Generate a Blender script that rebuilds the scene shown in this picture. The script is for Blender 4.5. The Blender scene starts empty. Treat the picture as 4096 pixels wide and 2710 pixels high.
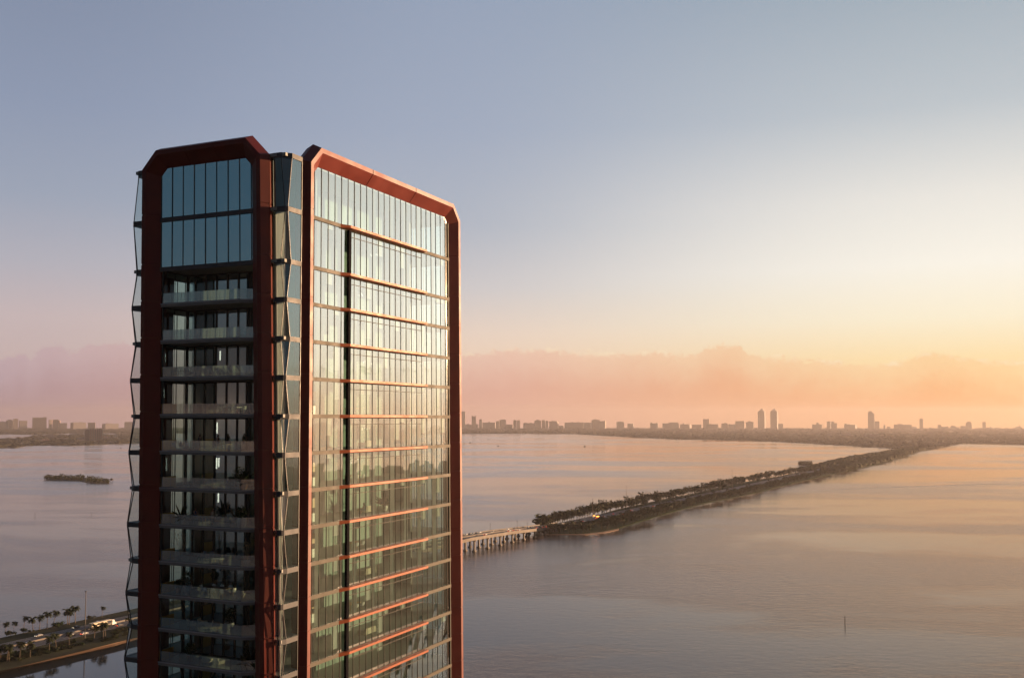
import bpy, bmesh, math, random
import numpy as np
from mathutils import Vector, Matrix
R = math.radians
sc = bpy.context.scene
col = sc.collection
random.seed(7)
rng = np.random.default_rng(11)

# ------------------------------------------------------------------ camera, sky, sun, exposure
FPX, CXP, CYP = 3996.0, 2048.0, 1450.0          # focal length and principal point in photo pixels
PITCH = math.atan(225 / 3996)
EYE = 130.0
cam_d = bpy.data.cameras.new('camera'); cam = bpy.data.objects.new('camera', cam_d); col.objects.link(cam)
cam.location = (0, 0, EYE); cam.rotation_euler = (R(90) + PITCH, 0, 0)
cam_d.sensor_width = 36; cam_d.lens = 36 * FPX / 4096
cam_d.shift_y = (1450 - 1355) / 4096
cam_d.clip_start = 1; cam_d.clip_end = 60000
sc.camera = cam
sc.view_settings.view_transform = 'Standard'; sc.view_settings.look = 'None'
sc.view_settings.exposure = 1.3; sc.view_settings.gamma = 1
sc.view_settings.use_curve_mapping = False
SUN_AZ, SUN_EL = R(65), R(5)

def lin(r, g, b):
    f = lambda c: (c / 255 / 12.92) if c < 10.3 else ((c / 255 + .055) / 1.055) ** 2.4
    return (f(r), f(g), f(b), 1)

class NT:
    """small helper round a node tree"""
    def __init__(s, nt): s.t = nt; s.n = nt.nodes; s.l = nt.links
    def node(s, typ, **kw):
        n = s.n.new(typ)
        for k, v in kw.items(): setattr(n, k, v)
        return n
    def put(s, sock, v):
        if isinstance(v, bpy.types.NodeSocket): s.l.new(v, sock)
        elif v is not None: sock.default_value = v
    def math(s, op, a, b=None, c=None, clamp=False):
        n = s.node('ShaderNodeMath', operation=op, use_clamp=clamp)
        s.put(n.inputs[0], a); s.put(n.inputs[1], b)
        if c is not None: s.put(n.inputs[2], c)
        return n.outputs[0]
    def smooth(s, v, a, b, o0=0., o1=1.):
        n = s.node('ShaderNodeMapRange', interpolation_type='SMOOTHSTEP')
        s.put(n.inputs['Value'], v)
        n.inputs['From Min'].default_value = a; n.inputs['From Max'].default_value = b
        n.inputs['To Min'].default_value = o0; n.inputs['To Max'].default_value = o1
        return n.outputs[0]
    def ramp(s, v, stops):
        n = s.node('ShaderNodeValToRGB'); s.put(n.inputs[0], v)
        e = n.color_ramp.elements
        while len(e) > 1: e.remove(e[-1])
        e[0].position = stops[0][0]; e[0].color = stops[0][1]
        for p, c in stops[1:]:
            q = e.new(p); q.color = c
        return n.outputs[0]
    def mix(s, f, a, b, mode='MIX'):
        n = s.node('ShaderNodeMix', data_type='RGBA', blend_type=mode)
        s.put(n.inputs[0], f); s.put(n.inputs[6], a); s.put(n.inputs[7], b)
        return n.outputs[2]
    def noise(s, vec, scale, detail=3, rough=.5):
        n = s.node('ShaderNodeTexNoise'); s.put(n.inputs['Vector'], vec)
        n.inputs['Scale'].default_value = scale; n.inputs['Detail'].default_value = detail; n.inputs['Roughness'].default_value = rough
        return n.outputs[0]
    def mapping(s, vec, scale=(1, 1, 1), rot=(0, 0, 0), loc=(0, 0, 0)):
        n = s.node('ShaderNodeMapping'); s.put(n.inputs['Vector'], vec)
        n.inputs['Scale'].default_value = scale; n.inputs['Rotation'].default_value = rot; n.inputs['Location'].default_value = loc
        return n.outputs[0]

world = bpy.data.worlds.new('World'); sc.world = world; world.use_nodes = True
W = NT(world.node_tree); W.n.clear()
wout = W.node('ShaderNodeOutputWorld'); bg = W.node('ShaderNodeBackground')
tc = W.node('ShaderNodeTexCoord'); sep = W.node('ShaderNodeSeparateXYZ'); W.put(sep.inputs[0], tc.outputs['Generated'])
dx, dy, dz = sep.outputs
hl = W.math('SQRT', W.math('ADD', W.math('ADD', W.math('MULTIPLY', dx, dx), W.math('MULTIPLY', dy, dy)), 1e-6))
SKY_AZ = R(50)
cz = W.math('DIVIDE', W.math('ADD', W.math('MULTIPLY', dx, math.sin(SKY_AZ)), W.math('MULTIPLY', dy, math.cos(SKY_AZ))), hl)
def zp(y):                                     # sky height of a photo row -> ramp position
    z = math.sin(math.atan((1675 - y) / 4002)); return max(0., min(1., (z + .02) / .6))
zin = W.math('DIVIDE', W.math('ADD', dz, .02), .6, clamp=True)
def skyramp(rows, top): return W.ramp(zin, [(zp(y), c) for y, c in rows] + [(1.0, top)])
r_left = skyramp([(1690, lin(196, 168, 168)), (1450, lin(203, 182, 180)), (1300, lin(203, 186, 187)), (1100, lin(183, 181, 191)), (850, lin(160, 169, 187)), (500, lin(145, 157, 181)), (0, lin(133, 145, 169))], lin(112, 128, 160))
r_mid = skyramp([(1690, lin(240, 196, 170)), (1450, lin(243, 214, 190)), (1330, lin(236, 215, 200)), (1150, lin(210, 205, 206)), (900, lin(182, 188, 200)), (500, lin(165, 176, 196)), (0, lin(155, 168, 190))], lin(125, 145, 175))
r_right = skyramp([(1690, lin(255, 200, 130)), (1450, lin(255, 228, 176)), (1300, lin(255, 244, 216)), (1100, lin(255, 250, 238)), (850, lin(240, 237, 230)), (500, lin(194, 202, 208)), (0, lin(164, 178, 190))], lin(130, 150, 175))
r_sun = skyramp([(1690, (2.0, 1.55, 1.1, 1)), (1450, (2.5, 2.15, 1.72, 1)), (1250, (2.5, 2.3, 2.0, 1)), (1000, (2.1, 2.02, 1.85, 1)), (700, (1.7, 1.68, 1.58, 1)), (300, (1.1, 1.16, 1.18, 1))], lin(140, 160, 180))
r_back = skyramp([(1690, lin(86, 78, 86)), (1450, lin(82, 82, 90)), (1200, lin(74, 88, 99)), (850, lin(62, 84, 100)), (0, lin(50, 72, 90))], lin(48, 68, 88))
s = W.mix(W.smooth(cz, -.7, .15), r_back, r_left)
s = W.mix(W.smooth(cz, .22, .64), s, r_mid)
s = W.mix(W.smooth(cz, .58, .93), s, r_right)
s = W.mix(W.smooth(cz, .925, 1.0), s, r_sun)
side = W.math('SUBTRACT', W.math('MULTIPLY', dx, math.cos(SKY_AZ)), W.math('MULTIPLY', dy, math.sin(SKY_AZ)))
s = W.mix(W.smooth(W.math('DIVIDE', side, hl), .30, .85, 0, .72), s, r_back)
# low cloud bank with cumulus heads, lit along its crests towards the sun
def crest(rows):
    """height of the cloud crest along the horizon, from the photo's rows"""
    A0, A1 = math.radians(-30), math.radians(30)
    st = []
    for x, y in rows:
        az = math.atan((x - 2048) / 4002); z = math.sin(math.atan((1675 - y) / 4002 * math.cos(az))); v = (z - .03) / .06
        st.append(((az - A0) / (A1 - A0), (v, v, v, 1)))
    return W.ramp(W.math('DIVIDE', W.math('SUBTRACT', W.math('ARCTAN2', dx, dy), A0), A1 - A0), st)
lc = crest([(0, 1440), (60, 1430), (78, 1414), (112, 1452), (160, 1398), (185, 1386), (240, 1391), (300, 1412), (350, 1387), (400, 1383), (540, 1376), (1100, 1402), (1700, 1428), (1850, 1426), (1960, 1411), (2050, 1399), (2100, 1406), (2150, 1399), (2230, 1409), (2320, 1419)])
rc_ = crest([(2320, 1419), (2560, 1416), (2620, 1409), (2740, 1426), (2790, 1416), (2830, 1390), (2900, 1381), (2962, 1382), (2988, 1412), (3050, 1431), (3250, 1441), (3450, 1459), (3560, 1463), (3620, 1446), (3690, 1420), (3740, 1409), (3790, 1418), (3860, 1434), (3960, 1446), (4096, 1458)])
cr = W.mix(W.math('GREATER_THAN', W.math('DIVIDE', dx, dy), (2320 - 2048) / 4002), lc, rc_)
n_mid = W.noise(W.mapping(tc.outputs['Generated'], (1, 1, 1.3)), 60, 6, .6)
n_fine = W.noise(W.mapping(tc.outputs['Generated'], (1, 1, 1.2)), 150, 5, .6)
puff = W.math('ADD', W.math('MULTIPLY', W.math('SUBTRACT', n_mid, .5), .022), W.math('MULTIPLY', W.math('ABSOLUTE', W.math('SUBTRACT', n_fine, .5)), .026))
ctop = W.math('ADD', W.math('ADD', W.math('MULTIPLY', cr, .06), .03), puff)
below = W.math('SUBTRACT', ctop, dz)
mask = W.smooth(below, -.0003, .0011)
ccol_t = W.ramp(cz, [(0, lin(58, 58, 66)), (.22, lin(194, 169, 176)), (.64, lin(238, 198, 178)), (.92, lin(255, 216, 160)), (1, (2.4, 2.0, 1.55, 1))])
ccol_b = W.ramp(cz, [(0, lin(56, 54, 62)), (.22, lin(177, 148, 157)), (.64, lin(226, 172, 154)), (.92, lin(250, 178, 116)), (1, (2.0, 1.55, 1.1, 1))])
ccol = W.mix(W.smooth(below, .046, .0), ccol_b, ccol_t)
rim = W.math('MULTIPLY', W.smooth(below, -.0004, .0006), W.smooth(below, .0065, .0012))
rim = W.math('MULTIPLY', rim, W.math('MULTIPLY', W.smooth(n_mid, .46, .60), W.smooth(cz, .3, .75)))
ccol = W.mix(W.math('MULTIPLY', rim, .75), ccol, lin(255, 238, 205))
s = W.mix(W.math('MULTIPLY', mask, .95), s, ccol)
sky = W.node('ShaderNodeTexSky', sky_type='NISHITA'); sky.sun_disc = False
sky.sun_elevation = SUN_EL; sky.sun_rotation = SUN_AZ
sk = W.mix(1.0, sky.outputs[0], (.05, .05, .05, 1), 'MULTIPLY')
s = W.mix(.06, s, sk)
W.put(bg.inputs[0], s); bg.inputs[1].default_value = .406
W.l.new(bg.outputs[0], wout.inputs[0])

sd = bpy.data.lights.new('sun', 'SUN'); so = bpy.data.objects.new('sun', sd); col.objects.link(so)
sd.energy = 5.0; sd.angle = R(.6); sd.color = (1, .60, .33)
S = Vector((math.sin(SUN_AZ) * math.cos(SUN_EL), math.cos(SUN_AZ) * math.cos(SUN_EL), math.sin(SUN_EL)))
so.rotation_euler = S.to_track_quat('Z', 'Y').to_euler()

sc.cycles.max_bounces = 10; sc.cycles.transparent_max_bounces = 40; sc.cycles.volume_bounces = 1
sc.cycles.caustics_reflective = False; sc.cycles.caustics_refractive = False
sc.cycles.sample_clamp_indirect = 4

# ------------------------------------------------------------------ helpers
def tag(o, label=None, cat=None, group=None, kind=None):
    for k, v in (('label', label), ('category', cat), ('group', group), ('kind', kind)):
        if v: o[k] = v
    return o

def empty(name, loc=(0, 0, 0), rz=0., parent=None):
    o = bpy.data.objects.new(name, None); col.objects.link(o); o.location = loc; o.rotation_euler = (0, 0, rz)
    o.parent = parent; o.empty_display_size = .5
    return o

def copy_tree(o, parent=None):
    c = o.copy(); col.objects.link(c); c.parent = parent
    for ch in list(o.children): copy_tree(ch, c)
    return c

class MB:
    """collects shapes and links them as ONE mesh object"""
    def __init__(s, fn=None): s.v = []; s.f = []; s.fn = fn
    def add(s, vs, fs):
        o = len(s.v)
        s.v += [s.fn(*p) if s.fn else tuple(p) for p in vs]
        s.f += [tuple(i + o for i in f) for f in fs]
        return s
    def box(s, x0, x1, y0, y1, z0, z1):
        vs = [(x, y, z) for z in (z0, z1) for x, y in ((x0, y0), (x1, y0), (x1, y1), (x0, y1))]
        return s.add(vs, [(3, 2, 1, 0), (4, 5, 6, 7), (0, 1, 5, 4), (1, 2, 6, 5), (2, 3, 7, 6), (3, 0, 4, 7)])
    def prism(s, poly, z0, z1):
        n = len(poly)
        vs = [(x, y, z0) for x, y in poly] + [(x, y, z1) for x, y in poly]
        return s.add(vs, [tuple(range(n))[::-1], tuple(range(n, 2 * n))] + [(i, (i + 1) % n, n + (i + 1) % n, n + i) for i in range(n)])
    def wall(s, p, q, z0, z1, t):
        """upright slab of thickness t along p-q"""
        d = Vector((q[0] - p[0], q[1] - p[1])); d.normalize(); nx, ny = -d.y * t / 2, d.x * t / 2
        return s.prism([(p[0] - nx, p[1] - ny), (q[0] - nx, q[1] - ny), (q[0] + nx, q[1] + ny), (p[0] + nx, p[1] + ny)], z0, z1)
    def sheet(s, p, q, z0, z1):
        return s.add([(*p, z0), (*q, z0), (*q, z1), (*p, z1)], [(0, 1, 2, 3)])
    def tube(s, pts, rad, n=8, cap=True):
        pts = [Vector(p) for p in pts]
        if not hasattr(rad, '__len__'): rad = [rad] * len(pts)
        vs, fs = [], []
        for i, p in enumerate(pts):
            d = (pts[min(i + 1, len(pts) - 1)] - pts[max(i - 1, 0)]).normalized()
            u = d.cross(Vector((0, 0, 1)) if abs(d.z) < .9 else Vector((1, 0, 0))).normalized(); w = d.cross(u)
            vs += [tuple(p + (u * math.cos(k * 2 * math.pi / n) + w * math.sin(k * 2 * math.pi / n)) * rad[i]) for k in range(n)]
        for i in range(len(pts) - 1):
            for k in range(n):
                fs.append((i * n + k, i * n + (k + 1) % n, (i + 1) * n + (k + 1) % n, (i + 1) * n + k))
        if cap: fs += [tuple(range(n))[::-1], tuple(range((len(pts) - 1) * n, len(pts) * n))]
        return s.add(vs, fs)
    def lathe(s, prof, c=(0, 0, 0), n=14):
        vs, fs = [], []
        for r, z in prof:
            vs += [(c[0] + r * math.cos(k * 2 * math.pi / n), c[1] + r * math.sin(k * 2 * math.pi / n), c[2] + z) for k in range(n)]
        m = len(prof)
        for i in range(m - 1):
            for k in range(n): fs.append((i * n + k, i * n + (k + 1) % n, (i + 1) * n + (k + 1) % n, (i + 1) * n + k))
        fs += [tuple(range(n))[::-1], tuple(range((m - 1) * n, m * n))]
        return s.add(vs, fs)
    def cards(s, pts, size, jitter=.35, flat=0.):
        """leaf-sized faces, one at each point, turned at random"""
        for p in pts:
            a = rng.normal(size=3); a[2] *= 1 - flat; a /= np.linalg.norm(a) + 1e-9
            b_ = np.cross(a, rng.normal(size=3)); b_ /= np.linalg.norm(b_) + 1e-9
            k = size * (1 + jitter * rng.normal()); k = max(k, size * .3)
            p = np.asarray(p)
            s.add([tuple(p - a * k), tuple(p + b_ * k * .55), tuple(p + a * k), tuple(p - b_ * k * .55)], [(0, 1, 2, 3)])
        return s
    def build(s, name, m, parent=None, smooth=False, normals=True):
        me = bpy.data.meshes.new(name); me.from_pydata(s.v, [], s.f)
        if normals:
            bm = bmesh.new(); bm.from_mesh(me); bmesh.ops.recalc_face_normals(bm, faces=bm.faces); bm.to_mesh(me); bm.free()
        if smooth:
            for p in me.polygons: p.use_smooth = True
        me.materials.append(m); me.update()
        o = bpy.data.objects.new(name, me); col.objects.link(o); o.parent = parent
        return o

# the photo's own geometry: a pixel meets a level z
_f = np.array([0, math.cos(PITCH), math.sin(PITCH)]); _u = np.array([0, -math.sin(PITCH), math.cos(PITCH)])
def ground(x, y, z=0.):
    r = _f + np.array([1, 0, 0]) * (x - CXP) / FPX - _u * (y - CYP) / FPX
    p = np.array([0, 0, EYE]) + (z - EYE) / r[2] * r
    return Vector(p)
def at_dist(x, y, d):
    """point on the sight line of a pixel at forward distance d"""
    r = _f + np.array([1, 0, 0]) * (x - CXP) / FPX - _u * (y - CYP) / FPX
    return Vector(np.array([0, 0, EYE]) + r * d / r[1])

# ------------------------------------------------------------------ materials
def mat(name, base, rough=.5, metal=0., var=.12, scale=1.5, spec=.5, coat=0., bump=0., emit=None, estr=0., sss=None):
    m = bpy.data.materials.new(name); m.use_nodes = True; T = NT(m.node_tree)
    b = T.n['Principled BSDF']
    g = T.node('ShaderNodeTexCoord')
    n = T.noise(g.outputs['Object'], scale, 5, .6)
    c = base if len(base) == 4 else (*base, 1)
    lo = tuple(x * (1 - var) for x in c[:3]) + (1,); hi = tuple(min(1, x * (1 + var)) for x in c[:3]) + (1,)
    T.put(b.inputs['Base Color'], T.ramp(n, [(.3, lo), (.7, hi)]))
    T.put(b.inputs['Roughness'], T.smooth(n, .25, .75, max(.02, rough * .85), min(1, rough * 1.15)))
    b.inputs['Metallic'].default_value = metal; b.inputs['Specular IOR Level'].default_value = spec
    b.inputs['Coat Weight'].default_value = coat
    if bump:
        bn = T.node('ShaderNodeBump'); bn.inputs['Strength'].default_value = bump
        T.put(bn.inputs['Height'], T.noise(g.outputs['Object'], scale * 4, 6, .6)); T.put(b.inputs['Normal'], bn.outputs[0])
    if emit:
        b.inputs['Emission Color'].default_value = (*emit, 1); b.inputs['Emission Strength'].default_value = estr
    return m

def glass(name, tint, refl, rtint=(1, 1, 1), frost=0., rough=.0, wav=.02, fcol=(.75, .8, .8)):
    """thin architectural pane: tinted see-through body with a coated mirror surface"""
    m = bpy.data.materials.new(name); m.use_nodes = True; T = NT(m.node_tree)
    T.n.remove(T.n['Principled BSDF']); out = T.n['Material Output']
    tr = T.node('ShaderNodeBsdfTransparent'); tr.inputs[0].default_value = (*tint, 1)
    gl = T.node('ShaderNodeBsdfGlossy'); gl.inputs['Color'].default_value = (*rtint, 1); gl.inputs['Roughness'].default_value = rough
    fr = T.node('ShaderNodeLayerWeight'); fr.inputs['Blend'].default_value = .5      # same from both sides of the pane
    fac = T.math('ADD', T.math('MULTIPLY', T.math('POWER', fr.outputs['Facing'], 5.0), 1.4), refl + .06, clamp=True)
    g = T.node('ShaderNodeTexCoord')
    bn = T.node('ShaderNodeBump'); bn.inputs['Strength'].default_value = wav; bn.inputs['Distance'].default_value = .4
    T.put(bn.inputs['Height'], T.noise(g.outputs['Object'], .55, 2, .4)); T.put(gl.inputs['Normal'], bn.outputs[0])
    body = tr.outputs[0]
    if frost:
        di = T.node('ShaderNodeBsdfTranslucent'); di.inputs[0].default_value = (*fcol, 1)
        df = T.node('ShaderNodeBsdfDiffuse'); df.inputs[0].default_value = (*fcol, 1)
        a1 = T.node('ShaderNodeMixShader'); a1.inputs[0].default_value = .5; T.l.new(di.outputs[0], a1.inputs[1]); T.l.new(df.outputs[0], a1.inputs[2])
        a2 = T.node('ShaderNodeMixShader'); a2.inputs[0].default_value = frost; T.l.new(body, a2.inputs[1]); T.l.new(a1.outputs[0], a2.inputs[2]); body = a2.outputs[0]
    mx = T.node('ShaderNodeMixShader'); T.put(mx.inputs[0], fac); T.l.new(body, mx.inputs[1]); T.l.new(gl.outputs[0], mx.inputs[2])
    T.l.new(mx.outputs[0], out.inputs[0])
    return m

def foliage(name, base, var=.45, scale=.4):
    m = mat(name, base, .8, 0, var, scale, .04)
    b = m.node_tree.nodes['Principled BSDF']; b.inputs['Transmission Weight'].default_value = 0
    return m

def cloth(name, c):
    m = mat(name, c, .9, 0, .05, 2); T = NT(m.node_tree); b = T.n['Principled BSDF']; tl = T.node('ShaderNodeBsdfTranslucent'); tl.inputs[0].default_value = (*c, 1)
    mx = T.node('ShaderNodeMixShader'); mx.inputs[0].default_value = .5; T.l.new(b.outputs[0], mx.inputs[1]); T.l.new(tl.outputs[0], mx.inputs[2]); T.l.new(mx.outputs[0], T.n['Material Output'].inputs[0]); return m
M = dict(
    red=mat('red_metal', (.13, .0145, .008), .50, .0, .2, .35, .30, .0, .02),
    steel=mat('grey_metal', (.075, .078, .084), .55, .0, .08, 1, .2),
    band=mat('champagne_metal', (.085, .078, .062), .6, .0, .06, .6, .15),
    dark=mat('dark_mullion', (.018, .02, .022), .45, .3, .1, 1),
    mull=mat('grey_mullion', (.06, .062, .055), .6, .0, .08, 1, .12),
    copper=mat('copper_metal', (.235, .058, .018), .5, .1, .08, .6, .25),
    blackcol=mat('black_column', (.008, .008, .010), .9, .0, .1, 1, .03),
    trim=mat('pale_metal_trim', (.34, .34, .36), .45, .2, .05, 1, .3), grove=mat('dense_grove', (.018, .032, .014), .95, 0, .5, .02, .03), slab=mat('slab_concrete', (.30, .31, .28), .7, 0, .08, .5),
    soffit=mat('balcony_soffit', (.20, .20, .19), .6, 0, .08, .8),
    deckfloor=mat('balcony_tiles', (.28, .28, .285), .5, 0, .1, 1.2),
    core=mat('warm_wall', (.27, .36, .31), .8, 0, .06, .3),
    wallpale=mat('pale_wall', (.30, .37, .34), .8, 0, .05, .3),
    curtain=cloth('curtain_cloth', (.74, .74, .70)),
    wood=mat('amber_wood', (.46, .28, .11), .5, 0, .18, 1.2),
    darkwood=mat('dark_wood', (.11, .055, .032), .5, 0, .2, 2),
    white=mat('white_ceramic', (.74, .73, .70), .45, 0, .06, 2),
    terracotta=mat('terracotta', (.36, .16, .09), .7, 0, .15, 3),
    greypot=mat('grey_pot', (.28, .28, .29), .6, 0, .15, 3),
    cream=mat('cream_cloth', (.60, .53, .40), .85, 0, .08, 4),
    greycloth=mat('grey_cloth', (.24, .24, .25), .9, 0, .1, 4),
    leaf=foliage('leaf', (.03, .045, .02), .45, 3), leaf2=foliage('dry_leaf', (.28, .22, .13), .3, 3), palmleaf=foliage('palm_leaf', (.028, .036, .016), .4, 3),
    bark=mat('bark', (.16, .12, .085), .85, 0, .25, 3, .2, 0, .4),
    glassT=glass('teal_spandrel_glass', (.10, .16, .18), .80, (.72, .95, 1.0), 0, .03, .01),
    glassR=glass('facade_glass', (.70, .88, .84), .27, (.95, 1.0, .98), 0, .0, .012),
    glassL=glass('balcony_glass', (.62, .74, .70), .07, (.8, .95, 1.0), 0, .0, .012),
    glassK=glass('recess_glass', (.50, .64, .61), .52, (.85, .98, 1.0), 0, .0, .012),
    glassB=glass('bay_glass', (.82, .92, .92), .08, (.75, .95, 1.0), 0, .0, .01),
    glassC=glass('clear_bay_glass', (.88, .94, .94), .04, (.8, .95, 1.0), .05, .0, .01, (.6, .8, .82)),
    rail=glass('balustrade_glass', (.86, .90, .88), .14, (1, 1, 1), .09, 0, .01),
    railfrost=glass('frosted_balustrade', (.80, .88, .86), .22, (.95, 1, .98), .26, .02, .01),
    amber=glass('sunset_tint_balustrade', (.78, .55, .22), .10, (1, .8, .4), .55, 0, .01, (.85, .55, .14)),  # gold colour put in for a sunset reflection
    skin=mat('skin', (.45, .26, .18), .55, 0, .08, 6), hair=mat('dark_hair', (.02, .013, .01), .5, 0, .2, 8), hair2=mat('brown_hair', (.16, .08, .04), .5, 0, .2, 8),
    navy=mat('navy_cloth', (.025, .035, .10), .85, 0, .15, 6), beige=mat('beige_cloth', (.45, .34, .25), .85, 0, .12, 6), blackcloth=mat('black_cloth', (.02, .02, .025), .85, 0, .1, 6),
    asphalt=mat('asphalt', (.075, .07, .068), .85, 0, .15, .15), paint=mat('road_paint', (.55, .53, .48), .7, 0, .15, .5),
    concrete=mat('pale_concrete', (.17, .145, .12), .8, 0, .15, .12), grass=mat('verge_grass', (.055, .05, .024), .95, 0, .5, .06, .08),
    soil=mat('shore_soil', (.07, .06, .04), .95, 0, .4, .04, .08), foam=mat('wake_foam', (.20, .17, .15), .6, 0, .3, .05), seawall=mat('seawall_concrete', (.24, .14, .085), .8, 0, .15, .3),
    tyre=mat('tyre', (.012, .012, .012), .8), carglass=mat('car_glass', (.01, .012, .014), .1, 0, .05),
    rust=mat('weathered_steel', (.08, .06, .05), .6, .4, .3, 1), timber=mat('wet_timber', (.035, .026, .02), .8, 0, .3, 2),
    lamp=mat('headlight', (.9, .85, .7), .3, 0, 0, 1, emit=(1, .82, .55), estr=1.5), tail=mat('tail_light', (.5, .02, .01), .3, 0, 0, 1, emit=(1, .08, .02), estr=3),
    beacon=mat('emergency_beacon', (.9, .3, .05), .3, 0, 0, 1, emit=(1, .24, .03), estr=3.5),
    bulb=mat('glowing_bulb', (.9, .8, .6), .3, 0, 0, 1, emit=(1, .86, .72), estr=1.2),
    mangrove=foliage('mangrove_leaf', (.045, .050, .024), .5, .05), woods=foliage('far_woods_leaf', (.036, .034, .022), .45, .01),
)
def paint(name, c): return mat(name, c, .3, .1, .05, .5, .5, .5)

# ------------------------------------------------------------------ the tower (local axes: x along the long sunlit side, y along the short balcony side)
AX = R(23.98)
_a = Vector((math.sin(AX), math.cos(AX), 0)); _b = Vector((-math.cos(AX), math.sin(AX), 0))
Q0 = Vector((-24.98, 99.0, 0)); TROT = R(90) - AX
cl = lambda x: max(0., min(1., x))
def warp(u, v, z):
    """the tower flares gently towards its foot"""
    t = min(70., max(-2., 158 - z))
    m = v > 8.2
    vv = 16.4 - v if m else v
    wv = cl((vv + 2.0) / 1.6) * cl((4 - u) / 2.5)
    kv = .028 - .014 * cl(v / 15.8)
    wu = cl((u - 2) / 2.6); ku = .0055 + .0165 * cl((u - 4.6) / 34)
    return (u + wu * ku * t, v - wv * kv * t, z)
def tw(u, v, z):
    p = warp(u, v, z); return Q0 + _a * p[0] + _b * p[1] + Vector((0, 0, p[2]))

tower = empty('glass_tower', Q0, TROT)
tag(tower, 'tall glass apartment tower with chamfered dark red metal frames and stacked balconies', 'tower')
ZF = [151.38, 146.08, 142.2, 138.28, 134.38, 130.5, 126.67, 122.84, 119.02, 115.23, 111.78, 108.35, 104.9, 101.45, 98.0, 94.5]
ZCEIL = 156.9
GX = -1.6                                    # glass line of the long side
MIR = lambda v: 16.4 - v
def TB(): return MB(warp)

PROF = [(0, 0), (.5, 0), (.95, .95), (.6, 1.9), (-1.28, 1.9), (-1.28, 1.0)]
def frame(s0, s1, put, zt=157.97, c0=(1.55, 1.6), c1=(1.55, 1.6), zb=0.):
    """chamfered portal extruded along its outline, with a shadow joint at every floor"""
    path = [(s0, zb, 0)]
    joints = sorted([z + .3 for z in ZF if z < zt - c0[1] - .5])
    for z in joints: path += [(s0, z - .07, 0), (s0, z - .055, 1), (s0, z + .055, 1), (s0, z + .07, 0)]
    path += [(s0, zt - c0[1], 0), (s0 + c0[0], zt, 0)]
    n = 3
    for k in range(1, n):
        q = s0 + c0[0] + (s1 - c1[0] - s0 - c0[0]) * k / n
        path += [(q - .06, zt, 0), (q - .045, zt, 1), (q + .045, zt, 1), (q + .06, zt, 0)]
    path += [(s1 - c1[0], zt, 0), (s1, zt - c1[1], 0)]
    for z in joints[::-1]: path += [(s1, z + .07, 0), (s1, z + .055, 1), (s1, z - .055, 1), (s1, z - .07, 0)]
    path += [(s1, zb, 0)]
    P = [Vector(p[:2]) for p in path]
    mb = TB(); vs, fs = [], []; m = len(PROF)
    for i, p in enumerate(P):
        d0 = (p - P[i - 1]).normalized() if i else (P[1] - p).normalized()
        d1 = (P[i + 1] - p).normalized() if i < len(P) - 1 else d0
        n0 = Vector((-d0.y, d0.x)); n1 = Vector((-d1.y, d1.x))
        nn = (n0 + n1) / (1 + n0.dot(n1))
        sh = .05 * path[i][2]
        for t, d in PROF:
            tt = t - sh * (1 if t > .2 else -1 if t < -.2 else 0)
            q = p + nn * tt; vs.append(put(q.x, q.y, d + sh * (1 if d < .5 else 0)))
    for i in range(len(P) - 1):
        for k in range(m): fs.append((i * m + k, i * m + (k + 1) % m, (i + 1) * m + (k + 1) % m, (i + 1) * m + k))
    fs += [tuple(range(m)), tuple(range((len(P) - 1) * m, len(P) * m))]
    return mb.add(vs, fs)
o = frame(.95, 15.45, lambda s, z, d: (d, s, z)).build('red_frame', M['red'], tower)
o['label'] = 'dark shaded portal frame round the balcony side'
o = frame(5.0, 37.95, lambda s, z, d: (s, -2.6 + d, z)).build('red_frame', M['red'], tower)
o['label'] = 'portal frame of the long side, glowing orange along its top'
frame(5.0, 37.95, lambda s, z, d: (s, MIR(-2.6 + d), z)).build('red_frame', M['red'], tower)

# floor plates and roof
PLATE = [(1.3, -.2), (1.3, -1.75), (3.7, -1.75), (6.0, GX + .08), (36.8, GX + .08), (40.5, -.6), (40.5, 17.0), (36.8, 17.92), (6.0, 17.92), (3.7, 18.1), (1.3, 18.1), (1.3, 16.6), (5.3, 13.9), (5.3, 5.5), (2.3, 2.3)]
PLATE_FULL = [(1.12, -.2), (1.3, -1.75), (3.7, -1.75), (6.0, GX + .08), (36.8, GX + .08), (40.5, -.6), (40.5, 17.0), (36.8, 17.92), (6.0, 17.92), (3.7, 18.1), (1.3, 18.1), (1.12, 16.6)]
for i, z in enumerate(ZF):
    TB().prism(PLATE_FULL if i < 2 else PLATE, z - .34, z - .02).build('floor_slab', M['slab'], tower)
TB().prism(PLATE_FULL, ZCEIL - .36, ZCEIL - .03).build('roof', M['slab'], tower)

def grid_frame(mb, pts, z0, z1, w, d, out, horiz=True):
    """mullion posts at pts (plan points) with head and sill bars; out = outward unit (u,v)"""
    for (p, q) in pts:
        mb.prism([(p - w * abs(out[1]) / 2 - d * abs(out[0]) * .5, q - w * abs(out[0]) / 2 - d * abs(out[1]) * .5), (p + w * abs(out[1]) / 2 + d * abs(out[0]) * .5, q - w * abs(out[0]) / 2 - d * abs(out[1]) * .5),
                  (p + w * abs(out[1]) / 2 + d * abs(out[0]) * .5, q + w * abs(out[0]) / 2 + d * abs(out[1]) * .5), (p - w * abs(out[1]) / 2 - d * abs(out[0]) * .5, q + w * abs(out[0]) / 2 + d * abs(out[1]) * .5)], z0, z1)

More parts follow.
